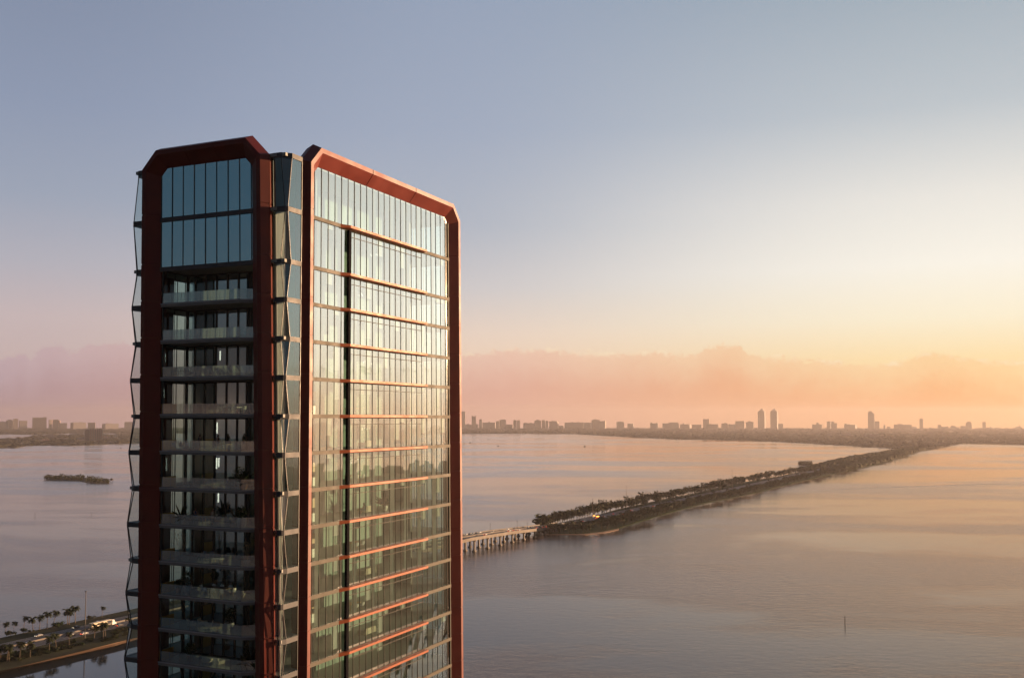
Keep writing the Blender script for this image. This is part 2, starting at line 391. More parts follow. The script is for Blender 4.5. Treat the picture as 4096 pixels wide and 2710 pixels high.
# long side: one run of glazing per storey
RM = [6.5 + 1.277 * k for k in range(24)]
rg = random.Random(21)
CURT = [(7.45, .75, 0), (12.0, .55, 0), (14.4, .8, 1), (18.4, .75, 0), (22.2, .95, 1), (25.7, .85, 0), (28.9, .9, 1), (32.7, .95, 0)]
for side in (0, 1):
    V = (lambda v: v) if side == 0 else MIR
    for i, z in enumerate(ZF):
        zt = (ZF[i - 1] - .40) if i else 157.2
        zt_g = zt
        if side and i < 1: zt_g = zt
        g = TB(); us = [6.2] + RM[1:] + [36.85]; jv = lambda: V(GX) + rg.uniform(-.011, .011)      # no two panes sit in quite the same plane
        g.add([(u, jv(), q) for q in (z, zt_g) for u in us], [(k, k + 1, len(us) + k + 1, len(us) + k) for k in range(len(us) - 1)])
        g = g.build('window', M['glassR'] if side == 0 else M['glassL'], tower, normals=False)
        f = TB()
        ov = -1 if side == 0 else 1
        for k, u in enumerate(RM):
            f.box(u - .026, u + .026, V(GX) - .045, V(GX) + .045, z, zt)
        if side == 0 and i >= 1:
            f.box(13.14, 29.6, GX - .05, GX + .05, zt - .72, zt - .66)
        f.box(36.55, 36.8, V(GX) - .1, V(GX) + .1, z, zt)
        f.build('window_frame', M['mull'] if side == 0 else M['dark'], g)
        TB().box(6.1, 36.95, min(V(GX) + ov * .13, V(GX) - ov * .02), max(V(GX) + ov * .13, V(GX) - ov * .02), z - .40, z).build('spandrel', M['band'], tower)
        if side == 0:
            w0, w1, v0, v1 = 11.25, 29.68, GX - .135, GX - .74
            TB().add([(w0, v0, z - .02), (w0, v0, z - .42), (12.35, v1, z - .04), (12.35, v1, z - .30), (w1, v0, z - .02), (w1, v0, z - .42), (w1, v1, z - .04), (w1, v1, z - .30)],
                     [(0, 2, 3, 1), (0, 4, 6, 2), (2, 6, 7, 3), (3, 7, 5, 1), (4, 5, 7, 6), (0, 1, 5, 4)]).build('sunshade', M['copper'], tower)
TB().box(12.66, 13.12, GX - .32, GX - .02, 0, 150.9).build('vertical_fin', M['blackcol'], tower)
# end side facing away
for i, z in enumerate(ZF):
    zt = (ZF[i - 1] - .40) if i else ZCEIL
    g = TB().sheet((40.6, -.5), (40.6, 16.9), z, zt).build('window', M['glassL'], tower, normals=False)
    f = TB()
    for k in range(12): f.box(40.52, 40.68, -.5 + k * 1.58 - .05, -.5 + k * 1.58 + .05, z, zt)
    f.build('window_frame', M['dark'], g)
TB().box(40.55, 40.75, -.6, 17, 0, 94).build('end_wall', M['steel'], tower)

# short side: two glazed storeys on top
LMV = [14.16 - 1.4775 * k for k in range(9)]
for i in (0, 1):
    z = ZF[i]; zt = ZF[i - 1] - .46 if i else 157.1
    g = TB(); vs_ = [14.5] + LMV[1:-1] + [2.1]; ju = lambda: 1.0 + rg.uniform(-.012, .012)
    g.add([(ju(), v, q) for q in (z, zt) for v in vs_], [(k, k + 1, len(vs_) + k + 1, len(vs_) + k) for k in range(len(vs_) - 1)])
    g = g.build('window', M['glassT'], tower, normals=False)
    f = TB()
    for v in LMV: f.box(.94, 1.05, v - .03, v + .03, z, zt)
    f.build('window_frame', M['dark'], g)
    TB().box(.86, 1.04, 2.12, 14.2, z - .46, z).build('spandrel', M['steel'], tower)
    TB().box(2.2, 2.3, 2.3, 14.0, z + .1, zt - .05).build('backing_wall', M['blackcol'], tower)
TB().box(.86, 1.04, 2.12, 14.2, ZF[2] + 3.42, ZF[1] - .462).build('spandrel', M['steel'], tower)

# balconies
UB = 5.0
EDGE = [(1.0, 14.15), (1.0, 3.9), (2.0, 2.25)]
BM = [12.83, 11.40, 9.92, 8.44, 6.98, 5.75]
for i in range(2, len(ZF)):
    z = ZF[i]; zt = ZF[i - 1] - .36
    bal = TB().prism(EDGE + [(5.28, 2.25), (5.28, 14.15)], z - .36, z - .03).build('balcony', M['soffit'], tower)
    TB().prism([(1.06, 14.1), (1.06, 3.93), (2.04, 2.3), (4.9, 2.35), (4.9, 14.1)], z - .028, z).build('floor_finish', M['deckfloor'], bal)
    tr = TB(); tr.wall((.97, 14.15), (.97, 3.9), z - .10, z + .02, .06); tr.wall((.985, 3.88), (1.98, 2.25), z - .10, z + .02, .06)
    tr.build('edge_trim', M['trim'], bal)
    gm = M['railfrost'] if i < 5 else M['rail']
    r_ = TB(); r_.wall((1.06, 14.0), (1.06, 3.92), z + .02, z + 1.10, .02); r_.wall((1.07, 3.88), (2.06, 2.28), z + .02, z + 1.10, .02)
    rl = r_.build('balustrade', gm, bal)
    j = TB()
    for v in [14.0 - 1.26 * k for k in range(1, 9)]: j.box(1.045, 1.075, v - .008, v + .008, z + .02, z + 1.1)
    j.wall((1.06, 14.0), (1.06, 3.92), z + .0, z + .06, .035)
    j.build('glass_joint', M['steel'], rl)
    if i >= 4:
        TB().wall((1.02, 13.98), (3.1, 13.62), z + .02, z + 1.10, .02).build('sunset_tint_panel', M['amber'], bal)  # return panel tinted to paint the sunset mirrored in the glass
    # recessed glazing: side wall, back wall, angled right wall
    g = TB(); g.sheet((1.12, 13.95), (UB, 13.95), z, zt); TB().sheet((UB, 5.4), (2.05, 2.35), z, zt).build('window', M['glassL'], tower, normals=False)
    TB().sheet((UB, 13.95), (UB, 5.4), z, zt).build('window', M['glassK'], tower, normals=False)
    g = g.build('window', M['glassL'], tower, normals=False)
    f = TB()
    for v in BM: f.box(UB - .1, UB + .1, v - .085, v + .085, z, zt)
    f.box(UB - .12, UB + .12, 13.82, 14.06, z, zt); f.box(UB - .12, UB + .1, 5.25, 5.5, z, zt); f.box(1.05, 1.2, 13.88, 14.03, z, zt); f.box(2.95, 2.99, 13.92, 13.98, z, zt)
    f.box(UB - .06, UB + .06, 5.4, 13.9, z, z + .12); f.box(UB - .06, UB + .06, 5.4, 13.9, zt - .16, zt)
    f.box(1.1, UB, 13.91, 13.99, z, z + .08); f.box(1.1, UB, 13.91, 13.99, zt - .12, zt)
    f.build('window_frame', M['dark'], g)
    # front pane of the corner room
    g = TB().sheet((1.1, 14.05), (1.1, 14.5), z, zt).build('window', M['glassL'], tower, normals=False)

# corner bays with a fold that alternates from floor to floor
LEV = [ZCEIL] + ZF
CH = [.78 if k % 2 == 0 else .22 for k in range(len(LEV))]
for side in (0, 1):
    V = (lambda v: v) if side == 0 else MIR
    for k, z in enumerate(LEV):
        c = CH[k]
        poly = [(1.18, -.25), (1.18, -2.02 + c), (1.22 + c, -2.07), (3.75, -2.07), (3.75, -1.6), (1.6 + c, -1.6), (1.6, -1.75 + c), (1.6, -.25)]
        TB().prism([(u, V(v)) for u, v in poly], z - .50, z - .002).build('bay_band', M['steel'], tower)
        if k == 0: continue
        c1 = CH[k - 1]; z0, z1 = z, LEV[k - 1] - .5
        pl = lambda u, v, zz: (u, V(v), zz)
        g = TB()
        A0, A1 = pl(1.25, -.2, z0), pl(1.25, -.2, z1)
        B0, B1 = pl(1.25, -2.0 + c, z0), pl(1.25, -2.0 + c1, z1)
        C0, C1 = pl(1.25 + c, -2.0, z0), pl(1.25 + c1, -2.0, z1)
        D0, D1 = pl(3.72, -2.0, z0), pl(3.72, -2.0, z1)
        g.add([A0, A1, B0, B1, C0, C1, D0, D1], [(0, 2, 3, 1), (2, 4, 5, 3), (4, 6, 7, 5)])
        g = g.build('bay_window', M['glassB' if side == 0 else 'glassC'], tower, normals=False)
        f = TB(); f.tube([B0, B1], .05, 5); f.tube([C0, C1], .05, 5); f.tube([A0, A1], .05, 5); f.tube([D0, D1], .07, 5)
        f.build('bay_frame', M['dark'], g)

# inside: core, cross walls, curtains, sheer drapes in the bays
for i, z in enumerate(ZF):
    zt = (ZF[i - 1] - .35) if i else ZCEIL
    w = TB(); w.box(15.5, 29.5, 4.2, 12.2, z, zt)
    w.build('core_wall', M['core'], tower)
    w = TB(); w.box(9.9, 10.1, .6, 12.0, z, zt); w.box(10.1, 15.5, 6.0, 6.15, z, zt); w.box(34.6, 34.8, 3.0, 12.5, z, zt); w.box(5.45, 15.5, 13.5, 13.66, z, zt)
    w.build('partition', M['wallpale'], tower)

def pleats(mb, p, q, z0, z1, depth=.07, n=None):
    L_ = math.dist(p, q); n = n or max(4, int(L_ / .09)); d = ((q[0] - p[0]) / L_, (q[1] - p[1]) / L_)
    vs = []
    for k in range(n + 1):
        t = L_ * k / n; o_ = depth * (1 if k % 2 else -1) * .5
        x, y = p[0] + d[0] * t - d[1] * o_, p[1] + d[1] * t + d[0] * o_
        vs += [(x, y, z0), (x, y, z1)]
    mb.add(vs, [(2 * k, 2 * k + 2, 2 * k + 3, 2 * k + 1) for k in range(n)])
rc = random.Random(5)
nc = 0
for i, z in enumerate(ZF[:14]):
    zt = (ZF[i - 1] - .38) if i else ZCEIL - .05
    m = TB()
    for (u, w, k) in CURT:
        if i == 0 and u < 17 : continue
        ww = w * rc.choice([.8, 1, 1, 1.2])
        c = TB(); pleats(c, (u, GX + .34), (u + ww, GX + .34), z + .02, zt)
        if nc < 90: c.build('curtain', M['curtain'], tower, normals=False); nc += 1
    if i >= 2:
        for v0, v1 in rc.choice([[(9.9, 8.6)], [(7.0, 6.3)], [(9.8, 8.7), (7.1, 6.4)], [(6.9, 6.2)]]):
            c = TB(); pleats(c, (UB + .3, v0), (UB + .3, v1), z + .02, zt - .1); c.build('drape', M['curtain'], tower, normals=False)
        c = TB(); pleats(c, (2.2, 17.0), (4.2, 17.0), z + .02, zt - .1)
    if i >= 1:
        c = TB(); pleats(c, (1.5, -.25), (1.5, -1.45 - .3 * rc.random()), z + .02, zt - .12); c.build('sheer_drape', M['curtain'], tower, normals=False)
        c = TB(); c.box(3.1, 3.16, -.4, 1.2, z, zt); c.build('bay_lining', M['curtain'], tower)
rb = random.Random(9); nb = 0
for i in range(1, 14):
    zt = ZF[i - 1] - .38
    for k in range(23):
        if nb < 95 and rb.random() < .3 and not any(RM[k] - .5 < u < RM[k] + 1.3 for u, w, _ in CURT):
            h_ = rb.choice([.5, .8, 1.2, 1.9, 2.6]); TB().box(RM[k] + .08, RM[k] + 1.2, GX + .16, GX + .18, zt - h_, zt).build('blind', M['curtain'], tower); nb += 1
# plain shaft below the storeys in view
TB().box(1.05, 40.4, -1.62, 18.02, 0, 93.9).build('lower_shaft', M['glassT'], tower)
TB().box(2.0, 40.0, -.9, 17.0, 0, 92.9).build('shaft_core', M['blackcol'], tower)

# ------------------------------------------------------------------ water
def water_mat(name, calm):
    m = bpy.data.materials.new(name); m.use_nodes = True; T = NT(m.node_tree); b = T.n['Principled BSDF']
    g = T.node('ShaderNodeTexCoord'); O = g.outputs['Object']
    b.inputs['Base Color'].default_value = (.062, .040, .030, 1) if not calm else (.030, .034, .036, 1)
    b.inputs['IOR'].default_value = 1.36; b.inputs['Specular Tint'].default_value = (.86, .765, .70, 1)
    # currents: broad, irregular drifts of smoother and rougher water, thinned into lanes here and there
    wp = T.node('ShaderNodeTexNoise'); T.put(wp.inputs['Vector'], T.mapping(O, (.0008, .0008, .001))); wp.inputs['Scale'].default_value = 1.0; wp.inputs['Detail'].default_value = 3
    off = T.node('ShaderNodeVectorMath', operation='MULTIPLY_ADD'); T.put(off.inputs[0], wp.outputs['Color']); off.inputs[1].default_value = (700, 700, 0); T.put(off.inputs[2], O)
    OW = off.outputs[0]
    st = T.noise(T.mapping(OW, (.0012, .0030, .001), (0, 0, R(14))), 1.0, 5, .55)
    st2 = T.noise(T.mapping(OW, (.004, .013, .006), (0, 0, R(-10)), (3, 7, 0)), 1.0, 5, .6)
    mixv = T.math('ADD', T.math('MULTIPLY', st, .65), T.math('MULTIPLY', st2, .35))
    T.put(b.inputs['Roughness'], T.smooth(mixv, .43, .57, .05 if not calm else .03, .22 if not calm else .06))
    n1 = T.noise(T.mapping(O, (.11, .17, .1), (0, 0, R(10))), 1.0, 5, .65)
    n2 = T.noise(T.mapping(O, (.5, .9, 1), (0, 0, R(-14))), 1.0, 4, .6)
    bn = T.node('ShaderNodeBump'); bn.inputs['Distance'].default_value = 1.0
    T.put(bn.inputs['Strength'], T.smooth(mixv, .43, .57, .12 if not calm else .012, .60 if not calm else .03))
    T.put(bn.inputs['Height'], T.math('ADD', T.math('MULTIPLY', n1, 1.2), T.math('MULTIPLY', n2, .35)))
    T.put(b.inputs['Normal'], bn.outputs[0])
    if not calm:    # mirrored sunset glow painted as brown tint to the right, grey left
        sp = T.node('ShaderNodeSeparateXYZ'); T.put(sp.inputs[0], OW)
        glow_tint = T.smooth(T.math('SUBTRACT', sp.outputs[0], T.math('MULTIPLY', sp.outputs[1], .04)), 150, 900)
        gl = T.node('ShaderNodeBsdfGlossy'); T.put(gl.inputs['Color'], T.mix(glow_tint, (.92, .915, .90, 1), (.85, .695, .575, 1)))
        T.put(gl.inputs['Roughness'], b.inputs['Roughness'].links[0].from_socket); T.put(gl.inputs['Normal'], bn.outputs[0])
        df = T.node('ShaderNodeBsdfDiffuse'); T.put(df.inputs[0], T.mix(glow_tint, (.045, .036, .034, 1), (.085, .050, .030, 1)))
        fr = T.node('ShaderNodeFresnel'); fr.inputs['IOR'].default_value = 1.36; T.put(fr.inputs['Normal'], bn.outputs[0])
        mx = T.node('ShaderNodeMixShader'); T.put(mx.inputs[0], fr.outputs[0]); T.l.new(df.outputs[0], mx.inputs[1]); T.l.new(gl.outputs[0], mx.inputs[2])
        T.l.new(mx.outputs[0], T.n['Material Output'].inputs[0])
    return m
mb = MB(); RW = 15500
mb.add([(RW * math.cos(k * math.pi / 48), RW * math.sin(k * math.pi / 48), 0) for k in range(96)], [tuple(range(96))])
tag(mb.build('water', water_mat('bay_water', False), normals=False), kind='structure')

# ------------------------------------------------------------------ land
def sheet(name, pts, z, m, thick=None):
    mb = MB(); mb.add([(p[0], p[1], z) for p in pts], [tuple(range(len(pts)))])
    if thick: mb = MB().prism([(p[0], p[1]) for p in pts], z - thick, z)
    return tag(mb.build(name, m), kind='structure')
FAR = 14200
def shore_land(name, px, z=1.5, far=FAR):
    """land from a shoreline (photo pixels on the water) back to a far edge along the same bearings"""
    P = [ground(x, y, 0) for x, y in px]
    Q = [Vector((p.x, p.y)).normalized() * far for p in P]
    mb = MB(); n = len(P)
    vs = [(p.x, p.y, -.3) for p in P] + [(p.x * 1.001, p.y * 1.001, z) for p in P] + [(q.x, q.y, z) for q in Q]
    fs = []
    for i in range(n - 1): fs += [(i, i + 1, n + i + 1, n + i), (n + i, n + i + 1, 2 * n + i + 1, 2 * n + i)]
    mb.add(vs, fs)
    tag(mb.build(name, M['soil']), kind='structure')
    return P
SH_R = [(640, 1731), (1000, 1734), (1500, 1735), (1850, 1735), (2100, 1734), (2300, 1735), (2420, 1742), (2600, 1751), (2700, 1756), (2860, 1758), (3000, 1760), (3200, 1771), (3350, 1779), (3480, 1787), (3590, 1794), (3660, 1799), (3712, 1797), (3750, 1788), (3800, 1781), (3850, 1773), (3960, 1772), (4060, 1777), (4300, 1782)]
SH_L1 = [(-200, 1742), (40, 1736), (120, 1738), (190, 1737), (280, 1733), (600, 1733), (900, 1730)]
SH_L2 = [(-150, 1796), (0, 1790), (60, 1791), (110, 1783), (190, 1781), (280, 1783), (360, 1780), (440, 1776), (540, 1774), (620, 1772), (700, 1768)]
SH_L2T = [(-150, 1757), (0, 1756), (60, 1755), (110, 1750), (150, 1742), (190, 1739), (540, 1735), (700, 1734)]
PR = shore_land('far_shore', SH_R)
PL1 = shore_land('mainland', SH_L1)
PL2 = [ground(x, y, 0) for x, y in SH_L2]; PL2T = [ground(x, y, 0) for x, y in SH_L2T]
sheet('peninsula', PL2 + PL2T[::-1], 1.4, M['soil'], 1.6)

def dome(mb, x, y, z, rx, ry, h, n=7):
    ph = rng.uniform(0, 6.28); j = lambda: 1 + .22 * rng.normal()
    vs = [(x + rx * math.cos(ph + k * 6.283 / n) * j(), y + ry * math.sin(ph + k * 6.283 / n) * j(), z - .5) for k in range(n)]
    vs += [(x + .82 * rx * math.cos(ph + k * 6.283 / n) * j(), y + .82 * ry * math.sin(ph + k * 6.283 / n) * j(), z + h * .62 * j()) for k in range(n)]
    vs += [(x + rx * .15 * rng.normal(), y + ry * .15 * rng.normal(), z + h)]
    mb.add(vs, [(k, (k + 1) % n, n + (k + 1) % n, n + k) for k in range(n)] + [(n + k, n + (k + 1) % n, 2 * n) for k in range(n)])
def wood_px(mb, top, shore, xs, n, h, spread=1.0, dmax=13600):
    for _ in range(n):
        x = rng.uniform(*xs)
        y = np.interp(x, [p[0] for p in shore], [p[1] for p in shore]); y1 = np.interp(x, [p[0] for p in top], [p[1] for p in top])
        # even coverage in picture rows = denser near the water
        g = ground(x, y - .6 - (y - y1) * rng.random() ** .9, 0)
        if g.y > dmax or g.y < 0: continue
        k = g.length / 7000
        dome(mb, g.x, g.y, 1.3, 16 * k * rng.uniform(.7, 1.7), 22 * k * rng.uniform(.7, 1.6), h * rng.uniform(.55, 1.25))
wb = MB()
wood_px(wb, [(600, 1713), (4300, 1713)], SH_R, (660, 4250), 6600, 12)
for x in np.arange(660, 4250, 5.): # trees right at the water's edge
    y = np.interp(x, [p[0] for p in SH_R], [p[1] for p in SH_R]); g = ground(x + rng.normal() * 2, y - .8, 0); dome(wb, g.x, g.y, .6, 14, 14, 8 * rng.uniform(.6, 1.4))
tag(wb.build('far_wood', M['woods'], normals=False), kind='stuff')
wb = MB()
wood_px(wb, [(-150, 1712), (900, 1712)], SH_L1, (-100, 720), 1500, 12)
tag(wb.build('mainland_wood', M['woods'], normals=False), kind='stuff')
wb = MB()
wood_px(wb, SH_L2T, SH_L2, (-100, 690), 900, 9)
tag(wb.build('peninsula_wood', M['woods'], normals=False), kind='stuff')
# the wooded near shore out of frame to the right, which the long side's glass mirrors
sheet('near_shore', [Vector((math.sin(R(q)) * d, math.cos(R(q)) * d)) for q, d in ((40, 2500), (50, 2750), (58, 2650), (66, 2800), (80, 2600), (100, 2000), (100, 160), (70, 110), (48, 130))], 1.2, M['grove'], 1.5)

# ------------------------------------------------------------------ the causeway road and bridge
CL = [(-395, 345, 3.2), (-340, 452, 3.2), (-284, 557, 3.2), (-256, 612, 3.2), (-242, 641, 3.2), (-196, 725, 4.2), (-150, 808, 7.5), (-102, 895, 11.5), (-50, 990, 13.6), (-12, 1063, 11.5), (28, 1140, 7.6), (66, 1215, 4.3), (107, 1290, 3.9),
      (222, 1488, 3.9), (457, 1920, 3.9), (740, 2452, 3.9), (1018, 2978, 3.9), (1290, 3500, 3.9), (1507, 3925, 4.2), (1640, 4160, 5.5), (1760, 4420, 5.0), (1900, 4800, 3.9)]
CL = [Vector(p) for p in CL]
def side_off(i):
    d = (CL[min(i + 1, len(CL) - 1)] - CL[max(i - 1, 0)]); n = Vector((d.y, -d.x, 0)).normalized(); return n   # to the right, the camera's side
def along(i0, i1, o0, o1, dz0=0., dz1=0.):
    """strip between two offsets from the centreline"""
    A = [CL[i] + side_off(i) * o0 + Vector((0, 0, dz0)) for i in range(i0, i1 + 1)]
    B = [CL[i] + side_off(i) * o1 + Vector((0, 0, dz1)) for i in range(i0, i1 + 1)]
    n = len(A)
    return [tuple(p) for p in A + B], [(k, k + 1, n + k + 1, n + k) for k in range(n - 1)]
HW = 12.0
NB0, NB1 = 5, 11        # bridge from CL[5] to CL[11]
rd = MB(); rd.add(*along(0, len(CL) - 1, -HW, HW)); tag(rd.build('road', M['asphalt']), kind='structure')
mk = MB()
for off in (-HW + .6, -.9, .9, HW - .6): mk.add(*along(0, len(CL) - 1, off - .09, off + .09, .02, .02))
def cl_at(s):
    """point and heading a distance along the centreline"""
    for i in range(len(CL) - 1):
        L_ = (CL[i + 1] - CL[i]).length
        if s <= L_: d = (CL[i + 1] - CL[i]).normalized(); return CL[i] + d * s, d
        s -= L_
    return CL[-1], d
for lane in (-8, -4.5, 4.5, 8):
    s = 0
    while s < 2300:
        p, d = cl_at(s); q, _ = cl_at(s + 4); n = Vector((d.y, -d.x, 0)) * .09; up = Vector((0, 0, .02)); c = Vector((d.y, -d.x, 0)) * lane
        mk.add([tuple(p + c - n + up), tuple(p + c + n + up), tuple(q + c + n + up), tuple(q + c - n + up)], [(0, 1, 2, 3)]); s += 12
tag(mk.build('lane_marking', M['paint']), kind='structure')

# left causeway embankment: far verge, near verge, sea wall
em = MB(); em.add(*along(0, 6, -HW - 19, HW + 30, -1.1, -.5)); em.add(*along(0, 6, -HW - 19, -HW - 22, -1.1, -4)); 
tag(em.build('verge', M['grass']), kind='structure')
LW = [ground(x, y, 1.2) for x, y in ((-300, 2738), (-120, 2694), (0, 2665), (114, 2640), (228, 2615), (342, 2589), (456, 2563), (531, 2542), (640, 2512), (800, 2468), (960, 2425))]
nv = MB(); n = len(LW)
ctr = [min(range(len(CL)), key=lambda i: (CL[i] - p).length) for p in LW]
def near_cl(p):
    best = None
    for i in range(0, 8):
        a_, b_ = CL[i], CL[i + 1]; t = max(0, min(1, (p - a_).dot(b_ - a_) / (b_ - a_).length_squared)); q = a_.lerp(b_, t)
        if best is None or (q - p).length < (best - p).length: best = q
    return best
NC = [near_cl(p) for p in LW]
NE = [c + (Vector((p.x, p.y, c.z)) - c).normalized() * (HW + .3) for p, c in zip(LW, NC)]
vs = [tuple(p + Vector((0, 0, .1))) for p in LW] + [(q.x, q.y, min(3.15, q.z) - .05) for q in NE]
tag(MB().add(vs, [(k, k + 1, n + k + 1, n + k) for k in range(n - 1)]).build('near_verge', M['grass']), kind='structure')
wl = MB()
for k in range(n - 1): wl.wall((LW[k].x, LW[k].y), (LW[k + 1].x, LW[k + 1].y), -.6, 1.55, 1.3)
tag(wl.build('sea_wall', M['seawall']), 'low sunlit concrete sea wall edging the palm-lined verge above still water', 'sea wall')
gr = MB(); gr.add(*along(0, 5, -.35, .35, .9, .9)); gr.add(*along(0, 5, -.35, -.35, 0, .9)); gr.add(*along(0, 5, .35, .35, 0, .9))
tag(gr.build('median_barrier', M['concrete']), 'low concrete barrier between the two carriageways below the tower', 'barrier')
# sheltered lagoon below the sea wall
lg = [Vector((p.x, p.y)) for p in LW]
sheet('lagoon', lg[:-1] + [Vector((-95, 640)), Vector((-60, 300)), Vector((-500, 300))], .05, water_mat('still_water', True))

# bridge
br = empty('road_bridge', CL[NB0]); tag(br, 'long concrete highway bridge on rows of square piers running out from behind the tower', 'bridge')
def rel(vs, o): return [tuple(Vector(v) - o.location) for v in vs]
dk = MB()
A = [along(NB0, NB1, -HW - .8, HW + .8, -.35, -.35)[0], along(NB0, NB1, -HW - .8, HW + .8, -2.1, -2.1)[0]]
m_ = NB1 - NB0 + 1
fs = []
for k in range(m_ - 1):
    fs += [(k, k + 1, m_ + k + 1, m_ + k), (2 * m_ + k, 2 * m_ + k + 1, 3 * m_ + k + 1, 3 * m_ + k), (k, k + 1, 2 * m_ + k + 1, 2 * m_ + k), (m_ + k, m_ + k + 1, 3 * m_ + k + 1, 3 * m_ + k)]
dk.add(rel(A[0] + A[1], br), fs); dk.build('deck', M['concrete'], br)
for off in (-HW - .6, -.01, HW + .6):
    p = MB(); a0 = along(NB0, NB1, off - .2, off + .2, 1.0, 1.0)[0]; a1 = along(NB0, NB1, off - .2, off + .2, -.34, -.34)[0]
    p.add(rel(a0 + a1, br), fs); p.build('parapet', M['concrete'], br)
proto = {}
s0 = sum((CL[i + 1] - CL[i]).length for i in range(NB0)); s1 = s0 + sum((CL[i + 1] - CL[i]).length for i in range(NB0, NB1))
s = s0 + 14
while s < s1 - 10:
    p, d = cl_at(s); h = p.z - 2.1; rz = math.atan2(d.y, d.x) - math.pi / 2
    cap = MB().box(-HW - .4, HW + .4, -.9, .9, h - 1.2, h).build('pier_cap', M['concrete'], br)
    cap.location = Vector((p.x, p.y, 0)) - br.location; cap.location.z = -br.location.z; cap.rotation_euler.z = rz
    for xo in (-10.2, 0, 10.2):
        pc = MB().box(-.8, .8, -.75, .75, .3, h - 1.2).box(-1.7, 1.7, -1.6, 1.6, -1, 1.1).build('pier', M['concrete'], br)
        q = p + Vector((d.y, -d.x, 0)) * xo
        pc.location = Vector((q.x, q.y, 0)) - br.location; pc.location.z = -br.location.z; pc.rotation_euler.z = rz
    s += 27

# causeway island
SN = [(2195, 2136), (2340, 2134), (2410, 2126), (2468, 2114), (2559, 2086), (2650, 2058), (2736, 2034), (2821, 2012), (2922, 1992), (3064, 1961), (3175, 1931), (3300, 1903), (3370, 1888), (3505, 1857), (3633, 1819), (3681, 1804), (3720, 1797)]
SF = [(2147, 2118), (2200, 2104), (2289, 2083), (2407, 2056), (2475, 2036), (2650, 1998), (2753, 1978), (2905, 1942), (3033, 1918), (3125, 1903), (3262, 1873), (3394, 1838), (3529, 1818), (3600, 1806), (3660, 1799)]
GN = [ground(x, y) for x, y in SN]; GF = [ground(x, y) for x, y in SF]
ring = GN + GF[::-1]; c0 = [p.copy() for p in ring]
sheet('causeway_island', ring, .8, M['grove'], 1.3)
sheet('beach', [ground(2180, 2138), ground(2340, 2139), ground(2420, 2130), ground(2475, 2118), ground(2475, 2112), ground(2410, 2121), ground(2340, 2129), ground(2195, 2130)], .35, M['seawall'], .8)
def lerp_poly(P, t):
    L_ = [0]
    for i in range(len(P) - 1): L_.append(L_[-1] + (P[i + 1] - P[i]).length)
    s = t * L_[-1]
    for i in range(len(P) - 1):
        if s <= L_[i + 1] or i == len(P) - 2: return P[i].lerp(P[i + 1], (s - L_[i]) / (L_[i + 1] - L_[i] + 1e-9))
def broad_tree(h, r, seed, n=170, card=1.15):
    """broad crown of leaf clumps on a short trunk with limbs, one mesh"""
    q = np.random.default_rng(seed); mb = MB()
    pts = []
    for _ in range(9):
        c = np.array([q.normal() * r * .48, q.normal() * r * .48, h * (.55 + .2 * q.random())]); k = r * q.uniform(.3, .55)
        for _ in range(n // 9):
            d = q.normal(size=3); d /= np.linalg.norm(d); pts.append(c + d * k * q.uniform(.6, 1.05) * np.array([1, 1, .75]))
    mb.cards(pts, card)
    for _ in range(5): mb.tube([(0, 0, h * .2), (q.normal() * r * .3, q.normal() * r * .3, h * .6)], [.25, .1], 5)
    mb.tube([(0, 0, -.5), (0, 0, h * .4)], [.4, .25], 6)
    return mb
protos = []
for k in range(6):
    o = broad_tree(11 + k * .8, 6.5 + .5 * k, 40 + k).build('mangrove_tree', M['mangrove'], normals=False)
    tag(o, 'dark broad-crowned tree in the unbroken belt along the causeway island', 'tree', 'trees in the belt along the causeway island'); protos.append(o)
cnt = 0
tree_spots = []
for (edge, n, t1, kind) in ((GF, 130, .40, 'far'), (GN, 170, .40, 'near')):
    for k in range(n):
        t = ((k + .5) / n) ** 1.25 * t1; p = lerp_poly(edge, t); c = near = None
        # towards the road by a random share of the belt
        q = min((cl_at(s_)[0] for s_ in np.arange(s1 - 40, s1 + 3600, 12.)), key=lambda v: (v - p).length) if k % 3 == 0 or k == 0 else q_last
        q_last = q; e = Vector((q.x - p.x, q.y - p.y, 0)); gap = e.length - HW - 5
        if gap < 1: continue
        w = rng.random() ** 1.25
        p = p + e.normalized() * ((2.5 if kind == 'far' else rng.uniform(-5, 0)) + max(0, gap - 6) * w)
        tree_spots.append((p, .82 if (kind == 'near' and w > .5) else (1.0 if kind == 'near' else 1.2)))
for k, (p, sc_) in enumerate(tree_spots):
    o = protos[k % 6] if k < 6 else protos[k % 6].copy()
    if k >= 6: col.objects.link(o)
    z = sc_ * rng.uniform(.75, 1.15); o.location = (p.x, p.y, 1.1); o.rotation_euler.z = rng.uniform(0, 6.28); o.scale = (z * 1.1, z * 1.1, z)
# the belt farther on, where single crowns are lost
fb = MB()
for (edge, off) in ((GF, 1), (GN, 1)):
    for k in range(900):
        t = .41 + .585 * rng.random(); p = lerp_poly(edge, t)
        q = min((CL[i].lerp(CL[i + 1], f) for i in range(12, len(CL) - 2) for f in (0, .25, .5, .75)), key=lambda v: (v - p).length)
        e = Vector((q.x - p.x, q.y - p.y, 0)); gap = max(0, e.length - HW - 8); p = p + e.normalized() * (2 + gap * rng.random())
        dome(fb, p.x, p.y, 2.4, rng.uniform(5, 9), rng.uniform(5, 9), rng.uniform(8, 13))
tag(fb.build('causeway_thicket', M['mangrove'], normals=False), kind='stuff')

